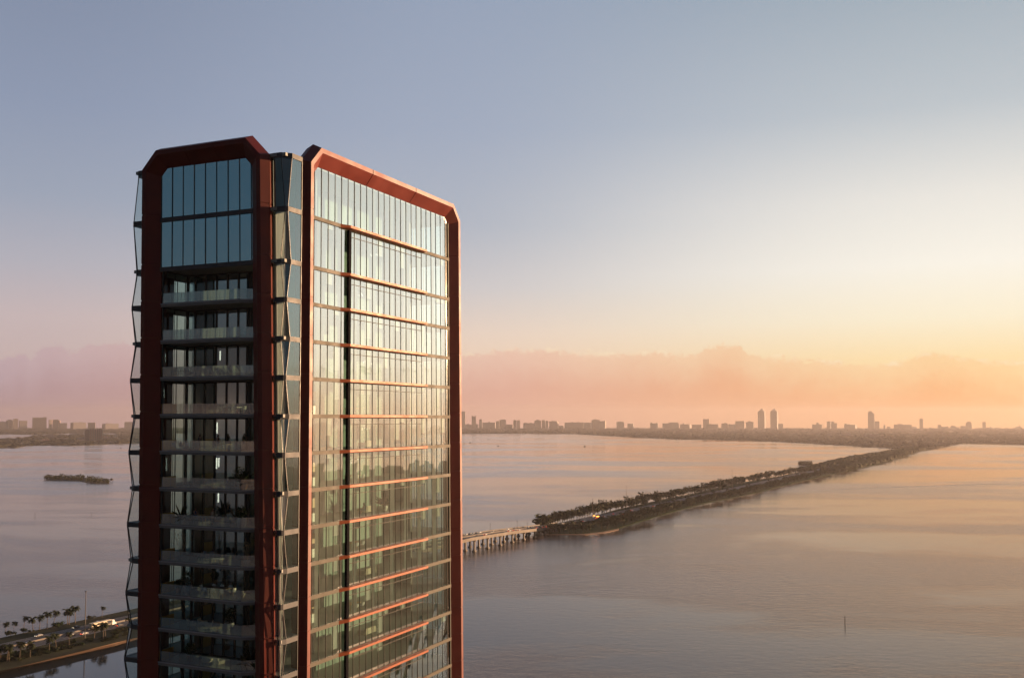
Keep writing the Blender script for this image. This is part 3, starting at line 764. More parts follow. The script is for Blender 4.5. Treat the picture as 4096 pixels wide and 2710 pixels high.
# islets
def islet(name, px, lab, h=9, n=300):
    g = [ground(x, y) for x, y in px]
    sheet(name, g, .7, M['soil'], 1.2)
    c = sum(g, Vector()) / len(g); mb = MB()
    ax = max(g, key=lambda p: (p - c).length) - c; ax.z = 0; wd = [p for p in g]
    xs = [p[0] for p in px]
    up = sorted(px[:len(px) // 2], key=lambda p: p[0]); lo = sorted(px[len(px) // 2:], key=lambda p: p[0])
    pts = []
    for _ in range(n):
        x = rng.uniform(min(xs) + 2, max(xs) - 2); y = rng.uniform(np.interp(x, [p[0] for p in up], [p[1] for p in up]), np.interp(x, [p[0] for p in lo], [p[1] for p in lo]))
        q = ground(x, y); hh = h * rng.uniform(.5, 1.05)
        for _ in range(12):
            d = rng.normal(size=3); d /= np.linalg.norm(d); pts.append(np.array([q.x, q.y, hh * .55 + .5]) + d * np.array([hh * .4, hh * .4, hh * .45]) * rng.uniform(.6, 1.05))
    mb.cards(pts, 1.3)
    tag(mb.build(lab, M['mangrove'], normals=False), kind='stuff')
islet('islet', [(176, 1913), (235, 1911), (330, 1911), (400, 1918), (438, 1926), (436, 1933), (390, 1934), (345, 1930), (320, 1922), (210, 1919)], 'islet_mangrove', 9.5, 240)
islet('mangrove_islet', [(3194, 1856), (3222, 1852), (3250, 1856), (3250, 1860), (3222, 1862), (3196, 1860)], 'islet_thicket', 11, 120)

wk = MB(); WK = [ground(x, y, .02) for x, y in ((3250, 1961), (3400, 1955), (3600, 1947), (3850, 1938), (4150, 1931))]
for k in range(4): 
    for o_, w_ in ((0, 1.6), (5, .7)): wk.add([tuple(WK[k] + Vector((0, o_, 0))), tuple(WK[k] + Vector((0, o_ + w_ * (1 + k * .5), 0))), tuple(WK[k + 1] + Vector((0, o_ + w_ * (1.5 + k * .5), 0))), tuple(WK[k + 1] + Vector((0, o_, 0)))], [(0, 1, 2, 3)])
tag(wk.build('boat_wake', M['foam']), kind='stuff')

# ------------------------------------------------------------------ the far skyline
def facade(name, c, c2, sx, sz, vert=True):
    m = bpy.data.materials.new(name); m.use_nodes = True; T = NT(m.node_tree); b = T.n['Principled BSDF']
    g = T.node('ShaderNodeTexCoord'); sp = T.node('ShaderNodeSeparateXYZ'); T.put(sp.inputs[0], g.outputs['Object'])
    fx = T.math('FRACT', T.math('MULTIPLY', T.math('ADD', sp.outputs[0], sp.outputs[1]), 1 / sx)); fz = T.math('FRACT', T.math('MULTIPLY', sp.outputs[2], 1 / sz))
    win = T.math('MULTIPLY', T.math('GREATER_THAN', fx, .4), T.math('GREATER_THAN', fz, .38))
    T.put(b.inputs['Base Color'], T.mix(win, (*c, 1), (*c2, 1))); b.inputs['Roughness'].default_value = .7
    return m
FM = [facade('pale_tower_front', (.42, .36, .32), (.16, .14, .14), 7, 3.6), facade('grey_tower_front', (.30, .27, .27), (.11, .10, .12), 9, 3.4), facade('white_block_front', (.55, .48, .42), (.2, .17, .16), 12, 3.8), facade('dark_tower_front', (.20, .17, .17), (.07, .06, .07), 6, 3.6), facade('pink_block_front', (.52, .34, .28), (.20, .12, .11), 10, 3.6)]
def block(name, x0, x1, yt, d, m, lab, cat='building', parts=(), rot=.2, depth=1., shape=None, yb=None):
    """far building: width and roof height from its outline at distance d, standing on the land"""
    xc = (x0 + x1) / 2; p = at_dist(xc, 1675, d); w = (x1 - x0) * d / 4002; h = EYE + (1675 - yt) * d / 4002
    bear = math.atan2(p.x, p.y); w = w / (math.cos(rot) + depth * .4 * abs(math.sin(rot)))
    o = empty(name, (p.x, p.y, 1.2), -bear + rot); tag(o, lab, cat)
    dp = max(14, w * depth * .6); h -= 1.2
    b_ = MB()
    if shape == 'arch':
        n = 10; prof = [(-w / 2, 0), (w / 2, 0), (w / 2, h - w * .45)] + [(w / 2 * math.cos(q * math.pi / n), h - w * .45 + w * .45 * math.sin(q * math.pi / n)) for q in range(1, n)] + [(-w / 2, h - w * .45)]
        k = len(prof); b_.add([(x, -dp / 2, z) for x, z in prof] + [(x, dp / 2, z) for x, z in prof], [tuple(range(k)), tuple(range(k, 2 * k))] + [(i, (i + 1) % k, k + (i + 1) % k, k + i) for i in range(k)])
    else: b_.box(-w / 2, w / 2, -dp / 2, dp / 2, 0, h)
    b_.build('body', m, o)
    for pt in parts:
        if pt[0] == 'box': MB().box(w * (pt[1] - .5), w * (pt[2] - .5), -dp * .3, dp * .3, h, h + pt[3] * d / 4002).build('rooftop_block', m, o)
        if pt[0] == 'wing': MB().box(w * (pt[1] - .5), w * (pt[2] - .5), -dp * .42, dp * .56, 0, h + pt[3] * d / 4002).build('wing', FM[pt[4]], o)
        if pt[0] == 'spire': k = pt[2] * d / 4002; MB().tube([(w * (pt[1] - .5), 0, h), (w * (pt[1] - .5), 0, h + k)], [w * .07 + .8, .5], 6).build('spire', m, o)
        if pt[0] == 'pyramid':
            k = pt[1] * d / 4002; MB().add([(-w * .36, -dp * .36, h + k * .22), (w * .36, -dp * .36, h + k * .22), (w * .36, dp * .36, h + k * .22), (-w * .36, dp * .36, h + k * .22), (0, 0, h + k)], [(0, 1, 4), (1, 2, 4), (2, 3, 4), (3, 0, 4), (0, 1, 2, 3)]).build('crown_roof', FM[2], o)
            MB().box(-w * .42, w * .42, -dp * .42, dp * .42, h, h + k * .22).build('setback', m, o)
        if pt[0] == 'fins':
            for q in range(pt[1]): MB().box(w * (q / (pt[1] - 1) - .5) - w * .022, w * (q / (pt[1] - 1) - .5) + w * .022, -dp * .5 - 3.5, -dp * .5 + .4, 0, h + 2).build('pilaster', FM[2], o)
        if pt[0] == 'slab': MB().box(-w * .56, w * .56, -dp * .55, dp * .55, h, h + pt[1] * d / 4002).build('roof_slab', FM[2], o)
    return o
g3 = lambda x: 1850 + x * .33755; h3 = lambda y: 1580 + y * .33755
g4 = lambda x: 2600 + x * .33755; g5 = lambda x: 3300 + x * .33586; h5 = lambda y: 1580 + y * .33586
g1 = lambda x: x * .28693; h1 = lambda y: 1350 + y * .28693
D = 12800
HS = 'hazy '
sky_r = [
 ('tower_block', -12, 33, 190, 0, 'slim hazy tower half hidden by the glass tower edge', ()),
 ('office_tower', 110, 158, 252, 3, 'dark far tower with two horns on its roof', (('box', 0, .25, 4), ('box', .75, 1, 4))),
 ('apartment_block', 35, 108, 345, 1, 'low hazy block between the slim tower and the horned tower', (('box', .3, .6, 2),)),
 ('apartment_block', 160, 188, 342, 1, 'tiny block just right of the horned tower', ()),
 ('apartment_tower', 197, 234, 287, 1, 'narrow tower at left end of a long low row', (('box', .2, .7, 1.5),)),
 ('apartment_block', 238, 392, 322, 1, 'long low block right of the narrow tower', (('box', .45, .6, 2.5),)),
 ('apartment_block', 395, 440, 305, 0, 'stepped hazy block left of a taller twin-topped one', ()),
 ('apartment_block', 442, 513, 290, 3, 'twin-topped hazy block above the long low row', (('box', .55, .8, 2),)),
 ('apartment_block', 516, 600, 345, 1, 'low block left of the pair with one pink lit side', ()),
 ('apartment_tower', 603, 637, 292, 3, 'dark tower leaning against its pink lit neighbour', ()),
 ('apartment_tower', 642, 682, 295, 4, 'pink lit tower right of a dark one of equal height', ()),
 ('apartment_block', 722, 848, 330, 1, 'wide flat block at left of a cluster with pink edge', (('box', .1, .3, 2), ('box', .6, .75, 2))),
 ('apartment_tower', 852, 930, 300, 3, 'round-shouldered dark block rising behind a wide flat one', (('box', .25, .75, 3),)),
 ('apartment_tower', 940, 982, 293, 3, 'dark square tower next to the bright pink one', ()),
 ('apartment_tower', 986, 1016, 300, 4, 'bright pink sunlit tower in the middle of a far cluster', ()),
 ('apartment_block', 1030, 1130, 306, 1, 'square block with mast and one sunlit edge', (('spire', .4, 5), ('wing', .94, 1.08, -5, 2))),
 ('apartment_block', 1140, 1200, 360, 0, 'lowest hazy block right of the masted square one', ()),
 ('apartment_block', 1210, 1436, 322, 1, 'very long flat block with sunlit roof boxes', (('box', .35, .45, 2), ('box', .65, .8, 2.5), ('box', .9, .97, 2))),
 ('apartment_block', 1440, 1528, 322, 0, 'pale flat block joined to the very long one', ()),
 ('apartment_tower', 1532, 1622, 290, 3, 'tallest dark block at right end of the very long row', (('box', .25, .6, 2.5),)),
 ('apartment_block', 1624, 1692, 305, 1, 'grey block stuck to the right of the tall dark one', (('wing', .9, 1.1, 1, 2),)),
 ('apartment_block', 1826, 1912, 315, 1, 'lone dome-topped block in a gap of the skyline', (('box', .2, .75, 1.5),)),
 ('apartment_block', 1957, 2030, 335, 1, 'small sloping block right of the lone dome-topped one', ()),
 ('apartment_block', 2225, 2320, 332, 1, 'block with ragged roof right of the skyline gap', (('box', .05, .25, 4), ('box', .75, .9, 3))),
]
for nm, x0, x1, yt, m, lab, parts in sky_r: block(nm, g3(x0), g3(x1), h3(yt), D + rng.uniform(-500, 500), FM[m], lab, parts=parts, rot=rng.uniform(-.35, .35))
sky_m = [
 ('apartment_block', 150, 336, 332, 1, 'broad lumpy hazy block left of two flat ones', (('box', .4, .95, 4),)),
 ('apartment_block', 360, 482, 342, 1, 'flat block with a small roof knob beside a narrow gap', (('box', .25, .4, 4),)),
 ('apartment_block', 500, 605, 347, 3, 'plain dark flat block just left of the sunlit slab tower', ()),
 ('apartment_tower', 630, 702, 282, 4, 'sunlit orange slab tower with two bright edges', (('wing', .0, .12, 0, 2), ('wing', .55, .66, 0, 2))),
 ('apartment_block', 670, 806, 342, 3, 'dark flat block in front of the sunlit slab tower', (('box', .3, .4, 2),)),
 ('apartment_block', 845, 920, 332, 4, 'pale striped block left of the framed square one', (('box', .5, .8, 2),)),
 ('apartment_block', 928, 1010, 345, 1, 'dull block touching the framed square one', (('box', .1, .3, 2), ('box', .7, .95, 1))),
 ('hotel_block', 1016, 1116, 308, 4, 'square block outlined by a pale frame', (('wing', -.03, .06, 1, 2), ('wing', .94, 1.03, 1, 2), ('slab', 1))),
 ('apartment_block', 1138, 1228, 315, 1, 'block with sloping top left of the twin pointed towers', (('box', .3, .65, 3),)),
 ('twin_tower', 1282, 1366, 192, 3, 'left one of the twin towers with pointed roofs', (('pyramid', 12.5), ('wing', .62, .98, 0, 4))),
 ('twin_tower', 1430, 1515, 192, 3, 'right one of the twin towers with pointed roofs', (('pyramid', 12.5), ('wing', .62, .98, 0, 4))),
 ('apartment_block', 1515, 1574, 336, 1, 'low block leaning on the right twin tower', ()),
 ('apartment_block', 1925, 2040, 345, 1, 'wide block with a central roof turret', (('box', .4, .65, 7),)),
 ('apartment_block', 2095, 2140, 308, 1, 'tall end of the curved pale block', ()),
 ('apartment_block', 2142, 2210, 330, 0, 'curved pale block with bright edges', (('box', .1, .55, 7),)),
]
for nm, x0, x1, yt, m, lab, parts in sky_m: block(nm, g4(x0), g4(x1), h3(yt), D + rng.uniform(-300, 300), FM[m], lab, parts=parts, rot=-.28 if nm == 'twin_tower' else rng.uniform(-.35, .35))
sky_e = [
 ('apartment_block', 233, 368, 350, 1, 'block with a higher left corner, left of the tallest dark tower', (('box', 0, .2, 5), ('box', .2, .55, 2))),
 ('office_tower', 513, 574, 205, 3, 'tallest dark tower with stepped top above the causeway end', (('box', .1, .75, 5.5), ('wing', .9, 1.2, -4, 1))),
 ('apartment_tower', 592, 644, 308, 0, 'pale bright-edged tower beside the tallest dark one', (('wing', .8, 1.0, 0, 2),)),
 ('church_tower', 695, 720, 355, 1, 'little pointed tower right of the pale bright-edged one', (('spire', .2, 11),)),
 ('apartment_block', 735, 775, 372, 1, 'tiny low block left of the wide flat hotel', ()),
 ('hotel_block', 825, 1022, 350, 3, 'wide flat hotel block with raised middle and wings', (('box', .22, .5, 3), ('box', .0, .06, 1), ('box', .94, 1, 1))),
 ('apartment_block', 1035, 1090, 375, 1, 'low crooked block right of the wide flat hotel', (('box', .1, .4, 2),)),
 ('apartment_tower', 1125, 1165, 284, 3, 'slender lone tower with a small pointed cap', (('pyramid', 4.5),)),
 ('apartment_block', 1235, 1270, 382, 1, 'tiny square block right of the slender lone tower', ()),
 ('apartment_block', 1342, 1440, 372, 1, 'block with a pointed left turret and pale right end', (('box', .0, .4, 7), ('spire', .2, 11), ('wing', .85, 1.2, 1, 0))),
 ('apartment_block', 1490, 1590, 378, 1, 'stepped block with spire left of the arched tower', (('box', .05, .6, 5), ('spire', .25, 11))),
 ('apartment_block', 1610, 1674, 365, 1, 'low block attached left of the arched tower', ()),
 ('apartment_tower', 1676, 1742, 312, 3, 'tower with a round arched top', (), 'arch'),
 ('apartment_block', 1760, 1860, 398, 1, 'low pale row between the arched and the flat-capped tower', (('box', .5, .65, 3),)),
 ('apartment_tower', 1874, 1910, 320, 3, 'slim tower with a flat overhanging cap', (('slab', 1.5),)),
 ('apartment_block', 1960, 2008, 385, 1, 'small block with sloping top right of the flat-capped tower', (('box', .0, .5, 3),)),
 ('church_block', 2262, 2346, 378, 1, 'broad block with a central spire at the photo edge', (('box', .2, .75, 3), ('spire', .6, 14))),
]
for e in sky_e: block(e[0], g5(e[1]), g5(e[2]), h5(e[3]), D + rng.uniform(-300, 300), FM[e[4]], e[5], parts=e[6], rot=rng.uniform(-.3, .3), shape=e[7] if len(e) > 7 else None)
for (x0, x1, yt, d, m, lab, parts) in [
 (438, 482, 470, 6900, 3, 'dark block at left of the grey office block near the causeway end', ()),
 (488, 638, 466, 6800, 1, 'grey striped office block among trees near the causeway end', (('box', .3, .5, 2),)),
 (640, 692, 474, 6900, 3, 'dark block at right of the grey office block near the causeway end', (('slab', 1.5),)),
 (172, 330, 470, 7600, 1, 'broad faint block half sunk in trees left of the grey office', (('box', .15, .8, 10),)),
 (20, 72, 466, 7600, 1, 'small tree-bound block with one bright edge', (('wing', .9, 1.1, 1, 2),)),
 (900, 965, 492, 7400, 2, 'cream low building catching light among the trees', ()),
 (1085, 1122, 468, 8800, 2, 'tiny pale roof among trees below the slender lone tower', ()),
 (790, 822, 562, 6450, 2, 'tiny white house on the shore by the causeway end', ())]:
    block('office_block' if x1 - x0 > 100 else 'house', g5(x0), g5(x1), h5(yt), d, FM[m], lab, parts=parts, rot=.1)
sky_l = [
 ('apartment_block', 0, 95, 1170, 1, 'lumpy grey block at the far left edge of the skyline', (('box', .3, .5, 3),)),
 ('apartment_block', 98, 190, 1150, 1, 'grey block left of a taller narrow one on the left horizon', (('box', .2, .7, 3),)),
 ('apartment_tower', 192, 250, 1128, 3, 'narrow grey tower on the left horizon', ()),
 ('apartment_block', 272, 372, 1155, 1, 'low grey block right of the narrow tower on the left horizon', ()),
 ('office_block', 462, 640, 1110, 3, 'biggest square block on the left horizon', (('box', .8, 1.0, 1),)),
 ('apartment_tower', 683, 720, 1142, 3, 'thin dark tower with a bright right edge, left horizon', (('wing', 1.0, 1.3, 0, 4),)),
 ('apartment_block', 742, 818, 1140, 3, 'squat dark tower right of the thin one, left horizon', (('wing', 1.0, 1.25, -4, 4),)),
 ('apartment_block', 830, 930, 1188, 1, 'flat low block right of the squat dark tower', ()),
 ('apartment_block', 1000, 1190, 1182, 1, 'long lumpy low block above the pink slab hotel', (('box', .1, .4, 1), ('box', .6, .8, 2))),
 ('apartment_block', 1232, 1330, 1182, 3, 'dark low block behind the pink slab hotel', ()),
 ('apartment_block', 1440, 1640, 1198, 1, 'low wide block right of the pink slab hotel', (('box', .2, .5, 2),)),
 ('apartment_block', 1740, 1850, 1172, 1, 'block next to the left edge of the glass tower', ()),
]
for nm, x0, x1, yt, m, lab, parts in sky_l: block(nm, g1(x0), g1(x1), h1(yt), 12300 + rng.uniform(-300, 300), FM[m], lab, parts=parts, rot=rng.uniform(-.2, .5))
block('hotel_slab', g1(1252), g1(1424), h1(1272), 5900, FM[4], 'pink slab hotel with vertical ribs on the left peninsula', 'hotel', (('fins', 7), ('slab', 1.2), ('wing', -.32, .0, -2, 3)), .05)
for (x0, x1, yt, d, m, lab) in [(0, 105, 1508, 4650, 4, 'long pinkish shore house at the left photo edge'), (110, 215, 1520, 4600, 4, 'second low pinkish shore house right of the edge one'), (60, 92, 1425, 5900, 2, 'small cream gable house at left of the peninsula'),
    (300, 390, 1462, 5100, 2, 'long pale roof on the left part of the peninsula'), (605, 690, 1408, 5700, 4, 'orange lit roof at the middle of the peninsula'), (545, 600, 1428, 5500, 2, 'low pale roof left of the orange lit roof'), (800, 945, 1395, 6200, 1, 'long grey warehouse roof left of the pink slab hotel'),
    (1085, 1195, 1398, 6100, 1, 'second grey warehouse roof nearer the pink slab hotel'), (1010, 1070, 1460, 5200, 2, 'white shore house below the grey warehouse roofs'), (1440, 1515, 1362, 6500, 4, 'orange lit roof right of the pink slab hotel'), (1590, 1650, 1348, 6800, 2, 'cream roof far right of the pink slab hotel'),
    (1395, 1440, 1455, 5300, 2, 'cream shore house below the pink slab hotel'), (1520, 1570, 1442, 5400, 2, 'longer cream shore house right of the first cream one'), (650, 780, 1345, 6900, 1, 'faint square block at the left of the channel')]:
    o = block('house', g1(x0), g1(x1), h1(yt), d, FM[m], lab, 'house', rot=.05)
for (x, y, lab) in [(2160, 1716, 'tiny white gable on the far shore left of the twin towers')]: pass

# ------------------------------------------------------------------ haze
hz = bpy.data.materials.new('haze_air'); hz.use_nodes = True; T = NT(hz.node_tree); T.n.remove(T.n['Principled BSDF'])
pv = T.node('ShaderNodeVolumePrincipled'); pv.inputs['Color'].default_value = (.62, .58, .58, 1); pv.inputs['Density'].default_value = 4.6e-5
pv.inputs['Anisotropy'].default_value = .35; pv.inputs['Density Attribute'].default_value = ''
T.l.new(pv.outputs[0], T.n['Material Output'].inputs['Volume'])
hb = MB().box(-15800, 15800, -15800, 15800, -5.0, 290).build('haze', hz); tag(hb, kind='stuff')

# ------------------------------------------------------------------ palms and shrubs on the left causeway
def palm_mesh(h, seed, nf=26, fl=4.0, lean=.6):
    q = np.random.default_rng(seed); tr = MB(); cr = MB()
    ax, ay = q.normal() * lean, q.normal() * lean
    pts = [(ax * (t ** 2), ay * (t ** 2), h * t) for t in np.linspace(0, 1, 7)]
    tr.tube(pts, [.30, .24, .20, .18, .17, .17, .20], 7)
    top = np.array(pts[-1])
    for k in range(nf):
        az = k * 2.4 + q.normal() * .2; el = q.uniform(-.5, 1.15); L_ = fl * q.uniform(.8, 1.1)
        d = np.array([math.cos(az) * math.cos(el), math.sin(az) * math.cos(el), math.sin(el)]); p = top.copy(); prev = None; n = 8
        for i in range(n + 1):
            t = i / n; side = np.cross(d, [0, 0, 1.]); side /= np.linalg.norm(side) + 1e-9
            w = .85 * math.sin(math.pi * min(1, .12 + t * .9)) ** .7 * (1 if i < n else .1)
            cur = (p.copy(), side * w, np.array([0, 0, -w * .65]))
            if prev is not None:
                a0, s0_, z0 = prev; a1, s1_, z1 = cur
                for sg in (1, -1):
                    m1 = a0 * .35 + a1 * .65
                    cr.add([tuple(a0), tuple(m1), tuple(m1 + sg * s1_ + z1 + d * .25), tuple(a0 + sg * s0_ * .9 + z0 + d * .2)], [(0, 1, 2, 3)])
            prev = cur
            p = p + d * L_ / n; d = d + np.array([0, 0, -.22]) * (1 + t); d /= np.linalg.norm(d)
    return tr, cr
PALMS = []
for k in range(4):
    e = empty('coconut_palm'); tr, cr = palm_mesh(8.2 + k * .5, 60 + k)
    tr.build('trunk', M['bark'], e); cr.build('crown', M['palmleaf'], e, normals=False); PALMS.append(e)
ORD = ['first', 'second', 'third', 'fourth', 'fifth', 'sixth', 'seventh', 'eighth', 'ninth', 'tenth', 'eleventh', 'twelfth', 'thirteenth', 'fourteenth', 'fifteenth']
zx = lambda x: x * .22785; zy = lambda y: 2360 + y * .22785
pk = 0
def put(src_list, used, x, y, z, sc_, lab, cat, grp):
    k = used[0]; used[0] += 1; n = len(src_list); o = src_list[k % n] if k < n else copy_tree(src_list[k % n])
    p = ground(x, y, z); o.location = p; s_ = sc_; o.scale = (s_, s_, s_); o.rotation_euler.z = k * 1.7
    tag(o, lab, cat, grp); return o
pu = [0]
far_p = [(-70, 800, 560), (97, 770, 580), (237, 755, 575), (415, 690, 495), (577, 722, 482), (693, 690, 465), (825, 668, 415), (940, 640, 405), (1185, 592, 340), (1212, 598, 362), (1320, 570, 310), (1790, 465, 315)]
fd = ['at the photo edge', 'leftmost whole palm', 'beside the round dark shrub', 'over a low clump of shrubs', 'just left of a closer pair', 'left one of a touching pair', 'right one of a touching pair, largest crown', 'just right of the touching pair', 'front one of two overlapping trunks', 'rear one of two overlapping trunks', 'tallest trunk, before the open gap', 'lone palm beyond the gap']
for (x, y, t), w in zip(far_p, fd):
    g = ground(zx(x), zy(y), 3); h = (zy(y) - zy(t)) / 4002 * g.y
    put(PALMS, pu, zx(x), zy(y), 2.6, h / 9.2, 'coconut palm in the far verge row, ' + w, 'palm', 'palms along the causeway verges')
near_p = [(10, 1260, 985), (122, 1290, 1000), (158, 1275, 985), (342, 1250, 965), (525, 1205, 915), (860, 1110, 840), (985, 1060, 785), (1212, 985, 775), (1655, 870, 610), (1812, 890, 605), (1850, 850, 590), (2250, 655, 505)]
nd = ['cut by the photo edge', 'left one of two crossing trunks', 'right one of two crossing trunks', 'alone between shrubs at the left', 'with a tall pale trunk', 'left one of a bushy pair', 'right one of a bushy pair', 'between the bushy pair and the tall mast', 'in front of the truck trailer', 'left one of two under the truck cab', 'right one of two under the truck cab', 'closest to the tower edge']
for (x, y, t), w in zip(near_p, nd):
    g = ground(zx(x), zy(y), 2); h = (zy(y) - zy(t)) / 4002 * g.y
    put(PALMS, pu, zx(x), zy(y), 1.5, h / 9.2, 'coconut palm above the sea wall, ' + w, 'palm', 'palms along the causeway verges')
SHR = []
for k in range(4):
    q = np.random.default_rng(90 + k); mb = MB(); pts = []
    for _ in range(6):
        c = np.array([q.normal() * 1.0, q.normal() * 1.0, 1.1 + .4 * q.random()])
        for _ in range(36):
            d = q.normal(size=3); d /= np.linalg.norm(d); pts.append(c + d * q.uniform(.5, 1.1) * np.array([1, 1, .8]))
    mb.cards(pts, .36); mb.tube([(0, 0, -.2), (0, 0, 1.2)], [.15, .08], 5)
    o = mb.build('shrub', M['leaf'] if k % 2 else M['mangrove'], normals=False); SHR.append(o)
su = [0]
for (x, y, sc_, w) in [(185, 795, 1.35, 'round dark shrub under the second palm on the far verge'), (415, 735, 1.2, 'wider shrub clump on the far verge'), (530, 735, .7, 'small shrub right of the wider far-verge clump'), (1030, 640, 1.5, 'spiky shrub right of the palm pair on the far verge'), (1590, 505, 1.1, 'open feathery shrub on the far verge near the truck')]:
    put(SHR, su, zx(x), zy(y), 2.7, sc_, w, 'shrub', 'shrubs on the causeway verges')
qs = np.random.default_rng(3)
for k in range(110):
    x = qs.uniform(-80, 2330); yw = np.interp(x, [0, 1000, 2000, 2330], [1335, 1115, 885, 800]); yr = np.interp(x, [0, 600, 1250, 1750, 2330], [1130, 1000, 870, 755, 620])
    if 1250 < x < 1800 and qs.random() < .8: continue
    y = yr + (yw - yr) * qs.uniform(.25, .93)
    put(SHR, su, zx(x), zy(y), 1.9, qs.uniform(.55, 1.25), 'scrubby bush in the growth between the road and the sea wall', 'shrub', 'bushes filling the near verge')

# ------------------------------------------------------------------ lamps, posts, boats
def mast(name, x, yf, yt, z, lab, arms=True):
    p = ground(x, yf, z); h = (yf - yt) / 4002 * p.y
    e = empty(name, p); tag(e, lab, 'street lamp', 'lamp masts along the causeway')
    r = .10 + h * .006
    MB().tube([(0, 0, -.5), (0, 0, h)], [r * 1.3, r * .6], 8).build('pole', M['concrete'] if x < 600 else M['rust'], e)
    hd = MB().lathe([(.15, h - .2), (.55, h - .1), (.55, h + .05), (.2, h + .3)], n=10)
    for k in range(6): hd.box(.55 * math.cos(k) - .13, .55 * math.cos(k) + .13, .55 * math.sin(k) - .13, .55 * math.sin(k) + .13, h - .35, h - .05)
    hd.build('lamp_head', M['steel'], e)
mast('lamp_mast', 339, 2560, 2368, 2.2, 'tall pale lamp mast standing on the grass before the palms')
for x, yf, yt, w in [(2371, 2066, 1996, 'dark tipped lamp mast above the emergency lights'), (2506, 2038, 1943, 'tallest lamp mast rising from the tree belt'), (2882, 1962, 1909, 'faint lamp mast left of a taller one at mid island'), (2929, 1952, 1875, 'tall lamp mast at mid island over a tree hump')]:
    mast('lamp_mast', x, yf, yt, 3.9, w)
for x, yf, yt, w in [(1961, 2120, 2094, 'short lamp post on the bridge nearest the tower'), (2069, 2107, 2083, 'short lamp post at the middle of the bridge'), (2110, 2103, 2090, 'short lamp post at the island end of the bridge')]:
    mast('lamp_post', x, yf, yt, 10, w)
def pile(x, yf, yt, lab, day=True):
    p = ground(x, yf); h = (yf - yt) / 4002 * p.y
    e = empty('channel_marker', p); tag(e, lab, 'channel marker', 'marker piles standing in the bay')
    MB().tube([(0, 0, -2), (0, 0, h)], [.24, .2], 8).build('pile', M['timber'], e)
    MB().box(-.1, .1, -.32, .32, h - 1.2, h - .2).build('day_board', M['timber'], e)
for a in [(3380, 2498, 2464, 'dark marker pile alone on the brown water at lower right'), (140, 2062, 2048, 'thin marker pile below the left islet'), (366, 2058, 2050, 'short stubby marker pile nearer the tower on the left'), (3757, 1811, 1803, 'tiny marker pile off the right coast')]: pile(*a)
def boat(x, y, L_, lab, m='white', rz=0.):
    p = ground(x, y); e = empty('motor_boat', p, rz); tag(e, lab, 'boat', 'small boats on the bay')
    w = L_ * .16
    hull = [(-L_ / 2, -w), (L_ * .25, -w), (L_ / 2, 0), (L_ * .25, w), (-L_ / 2, w)]
    b_ = MB(); n = 5; b_.add([(x_ * .92, y_ * .75, -.2) for x_, y_ in hull] + [(x_, y_, L_ * .11) for x_, y_ in hull], [tuple(range(n))[::-1], tuple(range(n, 2 * n))] + [(i, (i + 1) % n, n + (i + 1) % n, n + i) for i in range(n)])
    b_.build('hull', M[m], e)
    MB().box(-L_ * .2, L_ * .12, -w * .6, w * .6, L_ * .11, L_ * .27).build('cabin', M[m], e)
for x, y, L_, w in [(1881, 1770, 14, 'dark boat close to the tower edge on the far water'), (1953, 1757, 11, 'tiny boat below the first far buildings'), (1993, 1783, 12, 'tiny boat nearer than the dark one by the tower'), (2339, 1785, 13, 'tiny dark boat in the middle of the far water'), (298, 1789, 10, 'tiny boat off the left peninsula'), (483, 1791, 11, 'slim boat off the left peninsula close to the tower')]:
    boat(x, y, L_, w, 'timber', .3)
e = empty('stilt_hut', ground(446, 1925)); tag(e, 'tiny hut on stilts off the right tip of the left islet', 'hut')
hb_ = MB()
MB().box(-2.6, 2.6, -2.4, 2.4, 3.0, 5.4).build('cabin', M['timber'], e)
MB().add([(-3.2, -3, 5.4), (3.2, -3, 5.4), (3.2, 3, 5.4), (-3.2, 3, 5.4), (0, 0, 7.2)], [(0, 1, 4), (1, 2, 4), (2, 3, 4), (3, 0, 4), (0, 1, 2, 3)]).build('roof', M['timber'], e)
for sx in (-1, 1):
    for sy in (-1, 1): MB().tube([(2.3 * sx, 2.1 * sy, -1), (2.3 * sx, 2.1 * sy, 3.05)], .16, 6).build('stilt', M['timber'], e)

